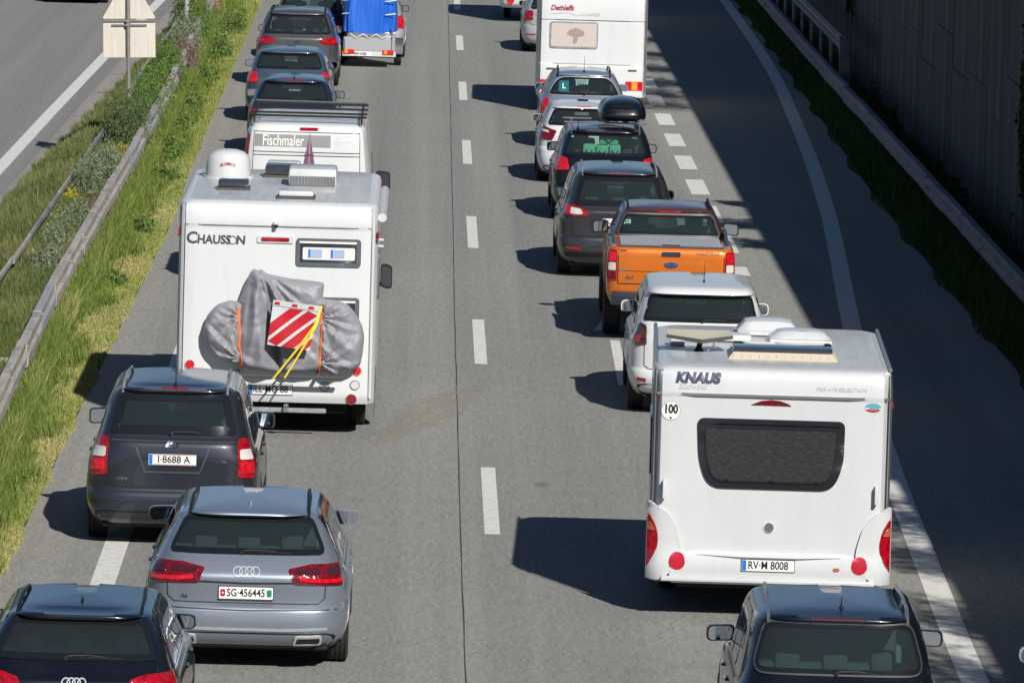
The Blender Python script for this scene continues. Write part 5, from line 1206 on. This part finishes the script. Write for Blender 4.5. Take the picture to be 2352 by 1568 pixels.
# moulded lower corners and bumper
for sg in (-1, 1):
    fl = rpoly([(sg*1.26, 1.20), (sg*1.08, 1.12), (sg*.97, 1.0), (sg*.91, .80), (sg*.89, .66), (sg*.95, .50), (sg*1.10, .42), (sg*1.27, .40)], (.02, .12, .12, .12, .1, .1, .05, .02), 4)
    fo = patch('corner_moulding', fl, S.rear, 'white_gel', root, .045, .045, .08)
    patch('tail_light', rpoly([(sg*1.225, 1.08), (sg*1.18, 1.02), (sg*1.135, .90), (sg*1.125, .78), (sg*1.15, .66), (sg*1.225, .52)], (.02, .08, .1, .1, .1, .02), 4), S.rear, 'lens', root, .056, .014, .06)
    patch('indicator', rpoly([(sg*1.222, 1.0), (sg*1.185, .975), (sg*1.15, .90), (sg*1.222, .90)], .02, 3), S.rear, 'amber_dull', root, .062, .008, .06) if mat('amber_dull', (.38, .11, .05), .2, coat=.8) else 0
    patch('reflector', ell(sg*.935, .585, .080, .080), S.rear, 'red_refl', root, .06, .018, .1)
bp = patch('bumper', rpoly([(-1.02, .40), (1.02, .40), (1.0, .56), (.84, .66), (.70, .685), (-.70, .685), (-.84, .66), (-1.0, .56)], (.05, .05, .08, .1, .1, .1, .1, .08), 4), S.rear, 'white_gel', root, .055, .055, .10)
patch('plate_recess', [(-.75, .645), (-.3, .632), (.3, .632), (.75, .645), (.3, .622), (-.3, .622)], S.rear, 'grey_plastic', bp, .060, .006, .1)
box_part('bumper_lip', (0, -.05, .415), (2.2, .09, .05), .02, 'white_gel', root, seg=2)
class _P:      # the plate sits on the bumper face
    rear = staticmethod(lambda u, z: (Vector((u, -.060, z)), Vector((0, -1, 0))))
plate(root, _P, .0, .575, .54, .115, 'RV·M 8008', .115, 'de', .80)
patch('club_badge', ell(.70, .55, .035, .02), flatsurf(-.058), 'amber_dull', root, .004, .003, .1)
for k in range(2):
    for sg in (-1, 1): wheel(root, sg*1.02, 2.3+.78*k, .31, .19, sg) if k == 0 else None
for sg in (-1, 1):
    patch('wheel_arch', ell(2.3, .40, .38, .30), S.side(sg), 'under', root, .004, .002, .2)
    patch('side_window', rpoly([(1.0, 1.35), (2.4, 1.35), (2.4, 1.95), (1.0, 1.95)], .1, 4), S.side(sg), 'frame_black', root, .02, .02, .3)
    patch('marker_lamp', rpoly([(.16, 2.21), (.20, 2.21), (.20, 2.28), (.16, 2.28)], .01, 2), S.side(sg), 'lens_lit', root, .020, .020, .3)
MB().tube([(0, 4.6, .45), (0, 6.1, .45)], .05, 8).build('drawbar', 'galvanised_dull', root); box_part('underframe', (0, 2.4, .33), (1.9, 4.2, .1), .02, 'under', root)
# roof window with ribbed flange, domes
rh_ = MB(); rh_.add([(-.46, .86, 2.60), (.68, .86, 2.60), (.68, 1.75, 2.60), (-.46, 1.75, 2.60), (-.40, 1.02, 2.665), (.62, 1.02, 2.665), (.62, 1.7, 2.665), (-.40, 1.7, 2.665)], [(0, 1, 5, 4), (1, 2, 6, 5), (2, 3, 7, 6), (3, 0, 4, 7)])
o = rh_.build('roof_window', mat('flange_cream', (.62, .54, .43), .5).name, root, False); box_part('roof_window_pane', (.11, 1.36, 2.682), (1.04, .70, .05), .02, 'pane_dark', o, seg=2)
for k in range(12): box_part('flange_rib', (-.40+.09*k, .92, 2.628), (.007, .08, .008), 0, 'flange_cream', o, rx=R(22))
def dome_hatch(x, y, w_, l_, h):
    v = []; f = []; n = 8
    for i in range(n+1):
        for j in range(n+1):
            a, b = -1+2*i/n, -1+2*j/n; v.append((x+a*w_/2, y+b*l_/2, 2.66+h*max(0, (1-a**4)*(1-b**4))**.5))
    for i in range(n):
        for j in range(n): q = i*(n+1)+j; f.append((q, q+n+1, q+n+2, q+1))
    o = mk('roof_hatch', v, f, 'white_gel', root); box_part('hatch_frame', (x, y, 2.635), (w_*1.0, l_*1.0, .05), .01, 'white_panel', o); return o
dome_hatch(.0, 3.55, .66, .6, .12); dome_hatch(.33, 2.75, .66, .6, .09)
dsh = empty('satellite_antenna', (2.99, 71.3, 2.595), 0, 'flat cream satellite antenna on a short stem on the caravan roof', 'antenna')
MB().tube([(0, 0, 0), (0, 0, .05), (.02, 0, .14)], [.06, .03, .028], 10).build('stem', 'black_plastic', dsh)
mb = MB(); mb.add([(-.35, -.10, .185), (0.02, -.22, .150), (.35, -.10, .185), (.33, .25, .205), (-.33, .25, .205), (-.35, -.10, .150), (.02, -.22, .105), (.35, -.10, .150), (.33, .25, .18), (-.33, .25, .18)], [(0, 1, 2, 3, 4), (9, 8, 7, 6, 5), (0, 5, 6, 1), (1, 6, 7, 2), (2, 7, 8, 3), (3, 8, 9, 4), (4, 9, 5, 0)])
mb.m = [0, 1, 1, 1, 1, 1, 1]; mb.build('dish_plate', [mat('dish_cream', (.50, .48, .36), .5).name, 'grey_plastic'], dsh, False)
MB().tube([(.12, -.02, .16), (.16, -.03, .08), (.09, -.04, .02)], .008, 5).build('cable', 'white_light', dsh)
box_part('roof_vent', (-.98, 2.1, 2.66), (.16, .16, .12), .03, 'white_gel', root, seg=2); box_part('roof_hatch', (-.55, 2.75, 2.645), (.72, .4, .07), .03, 'white_panel', root, seg=2)

# white tow car
c = dict(L=4.65, W=1.85, H=1.69, win_b=(1.20, .15), win_t=(1.56, .42), col='p_white', wt=.67, belt=1.06, hood=1.04, clear=.26, tyre=.355, glass='glass_dark', sglass='glass_tint', lip=.10, rw=(.78, .70), rw_r=(.05, .05, .05, .05), ledge=.6,
    lights=[([(.72, 1.16), (.70, .93), (.88, .90), (.95, .97), (.95, 1.15), (.84, 1.19)], 'lens_smoke'), ([(.78, 1.04), (.80, .95), (.90, .95), (.92, 1.02)], 'lens')], antenna=('whip', .05, .55, .26), wiper=.02, wiper_len=.42, brake3=None, plate=((0, .95, .52, .11, '', .1), dict(style='de')), valance=.42, mirror=dict(wd=.22, hh=.17, shape=.06), strips=[([(-.84, .48), (-.70, .47)], 'lens', .045), ([(.70, .47), (.84, .48)], 'lens', .045)])
car('sport_utility_car', 'white sport utility towing the large caravan', 3.71, 88.0, c, yaw=R(-.6))

# orange pickup
paint('p_cab_reflected', (.085, .040, .035), .4)  # orange cab top darkened, its grazing reflections put into the colour
root = empty('pickup_truck', (3.65, 97.4, 0), R(-.5), 'orange pickup truck with silver bed cover in the right queue', 'pickup truck')
B = Shell(1.0, [(.55, .08), (.62, .04), (.8, .02), (1.05, .01), (1.25, .015), (1.33, .03), (1.36, .06)], [(.55, 1.9), (1.36, 1.9)], [(.55, .86), (.7, .91), (.95, .925), (1.25, .912), (1.33, .895), (1.36, .86)], 6, 18, 20, 60)
def wcut(p, n): return abs(n.x) > .5 and (p.y-1.2)**2+(p.z-.38)**2 < .43**2
V, Fc = B.mesh(np.linspace(.55, 1.36, 26), cut=wcut); mk('bed', V, Fc, 'p_orange', root)
Cb = Shell(3.2, [(.5, 1.80), (1.30, 1.77), (1.40, 1.80), (1.52, 1.87), (1.70, 2.03), (1.735, 2.0), (1.76, 2.03), (1.79, 2.3), (1.80, 2.6)], [(.5, 5.15), (.8, 5.30), (1.05, 5.15), (1.13, 4.5), (1.2, 4.3), (1.70, 3.72), (1.78, 3.5), (1.80, 3.2)],
    [(.5, .86), (.7, .92), (1.0, .925), (1.2, .905), (1.28, .87), (1.5, .77), (1.70, .675), (1.76, .62), (1.785, .45), (1.80, .12)], 5, 14)
rwin = rpoly([(-.76, 1.385), (.76, 1.385), (.66, 1.685), (-.66, 1.685)], (.04, .04, .10, .10), 5); rin = shrink(rwin, .05)
swin = rpoly([(2.1, 1.31), (3.7, 1.31), (3.15, 1.66), (2.35, 1.66)], .08, 4); sin_ = shrink(swin, .045); wwin = rpoly([(-.74, 1.24), (.74, 1.24), (.64, 1.67), (-.64, 1.67)], .08, 4); win_ = shrink(wwin, .06)
def ccut(p, n):
    if n.y < -.2 and p.y < 3 and inpoly(shrink(rin, -.02), (p.x, p.z)): return True
    if n.y > .2 and p.y > 3 and inpoly(shrink(win_, -.02), (p.x, p.z)): return True
    return abs(n.x) > .5 and (inpoly(shrink(sin_, -.02), (p.y, p.z)) or (p.y-4.4)**2+(p.z-.38)**2 < .43**2)
zc = np.unique(np.concatenate([np.linspace(.5, 1.28, 18), np.linspace(1.28, 1.76, 26), np.array([1.77, 1.78, 1.785, 1.79, 1.795, 1.80])]))
V, Fc = Cb.mesh(zc, cut=ccut); mk('cab', V, Fc, ['p_orange', 'p_cab_reflected'], root, True, [1 if sum(V[i][2] for i in q)/len(q) > 1.375 else 0 for q in Fc], 35)
V, Fc = Cb.mesh(zc[zc > 1.1], cut=ccut, inset=.035); mk('interior_lining', V, Fc, 'interior', root)
rw = patch('rear_window', rwin, Cb.rear, ['frit', 'glass_green'], root, .006, .006, .1, rin); patch('window_seal', ribbon(rwin+rwin[:1], .03), Cb.rear, 'grey_plastic', rw, .009, .006, .1)
patch('windscreen', wwin, Cb.front, ['frit', 'glass_clear'], root, .005, .005, .12, win_)
mb = MB()
for x in (-.4, .4):
    mb.box((x, 3.0, 1.15), (.5, .16, .6), .06, seg=2); headrest(mb, x, 2.92, 1.5)
mb.build('seat', 'seat_cloth', root)
patch('third_brake_light', rpoly([(-.18, 1.70), (.18, 1.70), (.18, 1.728), (-.18, 1.728)], .01, 2), Cb.rear, 'lens_lit', root, .012, .012, .1)
bc = MB().box((0, .94, 1.365), (1.46, 1.62, .035), .012).build('bed_cover', mat('cover_grey', (.46, .49, .54), .35, coat=.3).name, root); MB().box((0, .25, 1.388), (.26, .05, .012), .004).build('cover_handle', 'black_plastic', bc); MB().box((0, .11, 1.375), (1.50, .05, .03), .008).build('cover_edge', 'grey_plastic', bc)
for sg in (-1, 1):
    MB().prism([(.35, 1.34), (1.9, 1.34), (1.95, 1.50), (1.75, 1.49), (1.1, 1.40)], sg*.80, sg*.845, 'x').build('sail_panel', 'p_char', root, True, 30)
    patch('side_window', swin, Cb.side(sg), ['frit', 'glass_tint'], root, .005, .005, .12, sin_); mirror(root, Cb, 3.55, 1.36, sg, 'black_plastic', .23, .19, .02, 'mirror_glass', .05)
    for a in (1.2, 4.4): wheel(root, sg*.815, a, .38, .25, sg)
    pts = [(1.2+.44*math.cos(t), .38+.44*math.sin(t)) for t in np.linspace(.45, math.pi-.45, 16)]; patch('wheel_arch', ribbon(pts, .09), B.side(sg), 'p_orange', root, .02, .04, .2)
    t0 = patch('tail_light', rpoly([(sg*.775, .88), (sg*.90, .87), (sg*.945, .95), (sg*.94, 1.26), (sg*.90, 1.32), (sg*.775, 1.32)], .02, 3), B.rear, 'lens', root, .012, .012, .06)
    for z0, z1, m_ in ((1.16, 1.29, 'lens_lit'), (1.03, 1.14, 'lens_clear'), (.90, 1.01, 'lens_dark')): patch('lens', rpoly([(sg*.79, z0), (sg*.90, z0), (sg*.90, z1), (sg*.79, z1)], .015, 3), B.rear, m_, t0, .018, .006, .06)
    MB().tube([(sg*.60, 2.1, 1.765), (sg*.60, 2.22, 1.81), (sg*.60, 3.3, 1.82), (sg*.60, 3.5, 1.76)], .018, 7).build('roof_rail', 'black_plastic', root)
for pts in ([(-.76, .84), (-.76, 1.335)], [(.76, .84), (.76, 1.335)], [(-.76, .84), (.76, .84)]): seam(root, B, pts, .014)
seam(root, B, [(-.75, 1.03), (-.25, 1.02), (.25, 1.02), (.75, 1.03)], .006, 'crease_line', None, 'p_darkred')
patch('gate_handle', rpoly([(-.14, 1.245), (.13, 1.245), (.13, 1.31), (-.14, 1.31)], .015, 3), B.rear, 'black_plastic', root, .012, .012, .1)
oval_badge(root, B, 1.125, .105, .044, mat('badge_blue', (.02, .05, .16), .3, coat=.8).name, 'Ford', sz=.07)
lettering('model_badge', 'WILDTRAK', .062, .52, 1.295, B.rear, 'grey_plastic', root, .006, .001, .2, 1.1); lettering('model_badge', '4x4', .08, -.60, .93, B.rear, 'grey_plastic', root, .006, .002, .2)
patch('maker_tag', rpoly([(-.73, 1.305), (-.64, 1.305), (-.64, 1.325), (-.73, 1.325)], .004, 2), B.rear, 'chrome', root, .005, .004, .1); patch('maker_tag', rpoly([(-.74, 1.03), (-.65, 1.03), (-.65, 1.06), (-.74, 1.06)], .004, 2), B.rear, 'chrome', root, .008, .004, .1)
MB().box((0, -.05, .64), (1.72, .22, .20), .05, seg=2).build('rear_bumper', 'p_char', root); plate(root, B, 0, .74, .5, .11, '', .1, 'de', off=.19)
MB().box((0, 2.6, .50), (1.5, 5.0, .14), .02).build('underframe', 'under', root)

# dark grey people carrier, black car with roof box, white hatchback, learner's car
c = dict(L=4.8, W=1.91, H=1.70, win_b=(1.12, .12), win_t=(1.62, .42), col='p_graphite', wt=.63, belt=1.02, clear=.22, tyre=.345, glass='glass_green', sglass='glass_tint', lip=.08, rw=(.73, .62), frit=.09, rails='galvanised_dull', rail_h=.01,
    lights=[([(.46, 1.02), (.52, .985), (.98, .98), (1.02, 1.14), (.72, 1.14), (.50, 1.06)], 'lens'), ([(.56, 1.03), (.60, 1.01), (.78, 1.01), (.78, 1.10), (.60, 1.075)], 'lens_clear'), ([(.80, 1.01), (.96, 1.01), (.96, 1.12), (.80, 1.12)], 'lens_lit')],
    brake3=(.30, 1.640, .03), brake_m='lens_lit', plate=((0, .90, .52, .11, 'LÖ·CB 71', .1), dict(style='de')), valance=.42, mirror=dict(wd=.21, hh=.16), strips=[([(-.84, .48), (-.58, .47)], 'lens', .035), ([(.58, .47), (.84, .48)], 'lens', .035)], wiper=None)
root, S = car('people_carrier', 'dark grey people carrier right behind the black car with roof box', 3.17, 107.0, c)
c = dict(L=4.5, W=1.83, H=1.60, win_b=(1.12, .16), win_t=(1.52, .46), col='p_black', wt=.63, belt=1.0, clear=.22, tyre=.34, glass='glass_green', sglass='glass_tint', rw=(.76, .63), rails='alu', rail_h=.03, lip=.08,
    lights=[([(.66, 1.08), (.62, .90), (.94, .88), (.98, 1.06), (.86, 1.12)], 'lens_lit')], brake3=(.52, 1.537, .03), plate=((0, .86, .52, .115, 'FB·TLR 219', .115), dict(style='de', sx=.74)), mirror=dict(wd=.22, hh=.17, m='black_plastic'), antenna=('whip', -.48, .1, .18))
root, S = car('estate_car', 'black estate carrying a roof box and green bags behind its window', 3.22, 117.5, c)
for y in (.9, 1.9): MB().box((0, y, 1.665), (1.45, .06, .03), .01).build('cross_bar', 'alu', root)
mat('bag_green', (.16, .42, .30), .7)
for k, (x0, w_, z0, h_, lab) in enumerate(((-.28, .22, 1.06, .26, 'left of the green bags behind the black car window'), (-.05, .22, 1.06, .25, 'middle green bag behind the black car window'), (.17, .20, 1.06, .26, 'right of the green bags behind the black car window'), (.06, .34, 1.31, .17, 'green bag lying on top of the three upright bags'))):
    b_ = empty('green_bag', (3.22+x0, 118.12, z0), 0, lab, 'bag', 'green bags in the black car'); MB().box((0, 0, h_/2), (w_, .22, h_), .05, seg=2).build('cloth', 'bag_green', b_); MB().tube([(-w_*.25, -.12, h_*.6), (0, -.13, h_*.25), (w_*.25, -.12, h_*.6)], .012, 5).build('strap', 'black_plastic', b_)
# roof box
bx = empty('roof_box', (3.52, 118.2, 1.70), 0, 'glossy black roof box on the black estate', 'roof box')
RB = Shell(1.0, [(0, .12), (.03, .04), (.10, .0), (.18, .03), (.30, .16), (.36, .40), (.39, .8)], [(0, 1.9), (.1, 2.0), (.3, 1.7), (.39, 1.2)], [(0, .36), (.04, .40), (.10, .41), (.18, .40), (.28, .35), (.34, .27), (.37, .18), (.39, .05)], 3.4, 7, 3, 5)
V, Fc = RB.mesh(np.concatenate([np.linspace(0, .3, 14), np.linspace(.31, .39, 10)])); mk('shell', V, Fc, 'p_black', bx)
for z in (.12, .19, .26): patch('rib', ribbon([(-.3+z*.4, z), (0, z), (.3-z*.4, z)], .014), RB.rear, 'black_plastic', bx, .006, .006, .05)
c = dict(L=4.05, W=1.70, H=1.44, win_b=(1.04, .24), win_t=(1.36, .56), col='p_white', wt=.57, belt=.95, glass='glass_green', rw=(.70, .56), frit=.05, lip=.07, lights=[([(.50, .96), (.58, .80), (.88, .82), (.95, 1.02), (.80, 1.04)], 'lens_dark'), ([(.64, .92), (.86, .94), (.84, .98), (.66, .96)], 'lens_clear')], brake3=(.24, 1.385, .03), plate=((0, .64, .5, .11, 'WT·L 904', .1), dict(style='de')), mirror=dict(wd=.2, hh=.15, m='p_lightsilver'), valance=.34, wiper=None)
car('hatchback', 'white hatchback half hidden by the black estate with the roof box', 3.03, 125.7, c)
c = dict(L=4.15, W=1.75, H=1.52, win_b=(1.03, .16), win_t=(1.42, .52), col='p_peugeot', wt=.56, belt=.98, glass='glass_green', rw=(.76, .52), rw_r=(.12, .12, .22, .22), rails='black_plastic', rail_h=.03, p=2.8, lip=.04, win_trim='p_lightsilver',
    lights=[([(.72, .98), (.68, .80), (.72, .66), (.86, .66), (.94, .82), (.90, 1.0)], 'lens_lit')], brake3=(.2, 1.43, .02), antenna=('whip', 0, .15, .30), plate=((0, .86, .5, .11, '', .1), dict(style='eu')), mirror=dict(wd=.2, hh=.15), wiper=.0, wiper_len=.5, strips=[([(-.62, .70), (.62, .70)], 'grey_plastic', .16)])
root, S = car('estate_car', 'blue silver small estate with a blue L plate in its rear window', 3.22, 134.3, c)
lp = patch('learner_plate', [(-.50, 1.12), (-.30, 1.12), (-.30, 1.32), (-.50, 1.32)], S.rear, mat('learner_blue', (.01, .22, .34), .5).name, root, .010, .002, .2); lettering('learner_letter', 'L', .13, -.40, 1.22, S.rear, 'plate_white', lp, .013, .004)
for x in (-.04, .05): patch('white_paw', ell(x, 1.375, .032, .045), S.rear, 'white_light', root, .010, .004, .1)

# second caravan
root, S = house('caravan', 'white caravan with one square window and red script near the top edge', 'caravan', 3.615, 145.0, R(-.6), 5.6, 1.165, (.34, 2.62),
    [(.34, .12), (.42, .02), (.50, 0), (.90, .0), (1.02, .01), (1.04, .035), (1.9, .04), (1.955, .045), (1.97, .02), (2.4, .05), (2.56, .12), (2.60, .2), (2.62, .4)], [(.34, 5.2), (1.5, 5.5), (2.2, 5.4), (2.62, 4.9)], 'white_panel')
strip_h('body_seam', S, 1.965, -1.14, 1.14, .014, 'galvanised_dull', root, .006); strip_h('body_seam', S, 1.03, -1.14, 1.14, .012, 'galvanised_dull', root, .006)
wn = caravan_window(root, S, -.91, .12, 1.36, 1.925, 'blind_cream', 'galvanised_dull', .07, .035) if mat('blind_cream', (.50, .44, .40), .5, coat=.6) else None
patch('window_motif', rpoly([(-.56, 1.66), (-.48, 1.76), (-.36, 1.80), (-.20, 1.74), (-.16, 1.64), (-.30, 1.60), (-.34, 1.46), (-.42, 1.46), (-.40, 1.60)], .03, 3), S.rear, mat('motif', (.30, .23, .21), .6).name, wn, .029, .002, .1)
for sg in (-1, 1):
    patch('grab_handle', rpoly([(sg*.96, .91), (sg*.78, .91), (sg*.78, .94), (sg*.96, .94)], .01, 2), S.rear, 'grey_plastic', root, .02, .02, .2)
    patch('corner_rail', ribbon([(sg*1.15, .45), (sg*1.15, 1.5), (sg*1.15, 2.5)], .03), S.rear, 'alu', root, .014, .014, .3)
    t0 = patch('tail_light', rpoly([(sg*.73, .50), (sg*1.09, .50), (sg*1.09, .69), (sg*.73, .69)], .01, 2), S.rear, 'lens_lit', root, .02, .02, .2); patch('indicator', [(sg*.86, .51), (sg*.98, .51), (sg*.98, .68), (sg*.86, .68)], S.rear, 'amber', t0, .024, .006, .2)
    wheel(root, sg*.98, 2.6, .31, .19, sg)
lettering('maker_lettering', 'Dethleffs', .15, -.66, 2.21, S.rear, mat('script_red', (.28, .02, .03), .5).name, root, .006, .006, .25, .9); lettering('model_lettering', 'CAMPER', .09, -.05, 2.08, S.rear, 'print_pale', root, .006, .002, .2, 1.2)
patch('script_line', ribbon([(-.9, 2.09), (-.5, 2.11), (-.35, 2.05), (-.25, 2.08)], .012), S.rear, 'print_pale', root, .006, .002, .1)
plate(root, S, -.1, .62, .52, .11, 'KF·D 1306', .11, 'de'); box_part('bumper', (0, -.03, .40), (2.2, .1, .10), .03, 'white_gel', root, seg=2); MB().tube([(0, 5.3, .45), (0, 6.6, .45)], .05, 8).build('drawbar', 'galvanised_dull', root)
# vehicles ahead of it
c = dict(L=4.5, W=1.78, H=1.47, win_b=(1.02, .30), win_t=(1.38, .85), col='p_lightsilver', wt=.58, belt=.96, lights=[([(.62, 1.0), (.62, .80), (.92, .78), (.95, 1.0)], 'lens')], plate=((0, .7, .5, .11, '', .1), dict(style='eu')), mirror=dict(wd=.2, hh=.15), strips=[([(.55, .45), (.8, .45)], 'lens', .03), ([(-.8, .45), (-.55, .45)], 'lens', .03)])
car('hatchback', 'silver car showing past the left edge of the second caravan', 3.30, 165.6, c)
root, S = house('caravan', 'white caravan with round red lamps at the very top edge', 'caravan', 3.15, 178.6, 0, 5.2, 1.12, (.38, 2.62), [(.38, .15), (.5, .02), (.8, 0), (2.3, .05), (2.5, .12), (2.62, .35)], [(.38, 5.0), (1.5, 5.2), (2.62, 4.7)], 'white_gel', 8, 24)
for sg in (-1, 1): lamp('tail_lamp', S, sg*.86, .58, .095, 'lens_lit', root, 'white_gel'); wheel(root, sg*.92, 2.2, .31, .19, sg)
wn = caravan_window(root, S, -.6, .6, 1.4, 2.0, 'pane_dark'); MB().tube([(0, 5.0, .45), (0, 6.3, .45)], .05, 8).build('drawbar', 'galvanised_dull', root)
# oncoming car on the other carriageway
c = dict(L=4.5, W=1.8, H=1.5, win_b=(1.05, .25), win_t=(1.4, .6), col='p_black', wt=.6, belt=.96, lights=[([(.62, .95), (.62, .78), (.92, .78), (.95, .98)], 'lens')], plate=((0, .7, .5, .11, '', .1), dict(style='eu')))
car('oncoming_car', 'dark oncoming car cut off by the top left edge of the picture', -9.3, 186.3, c, yaw=math.pi)
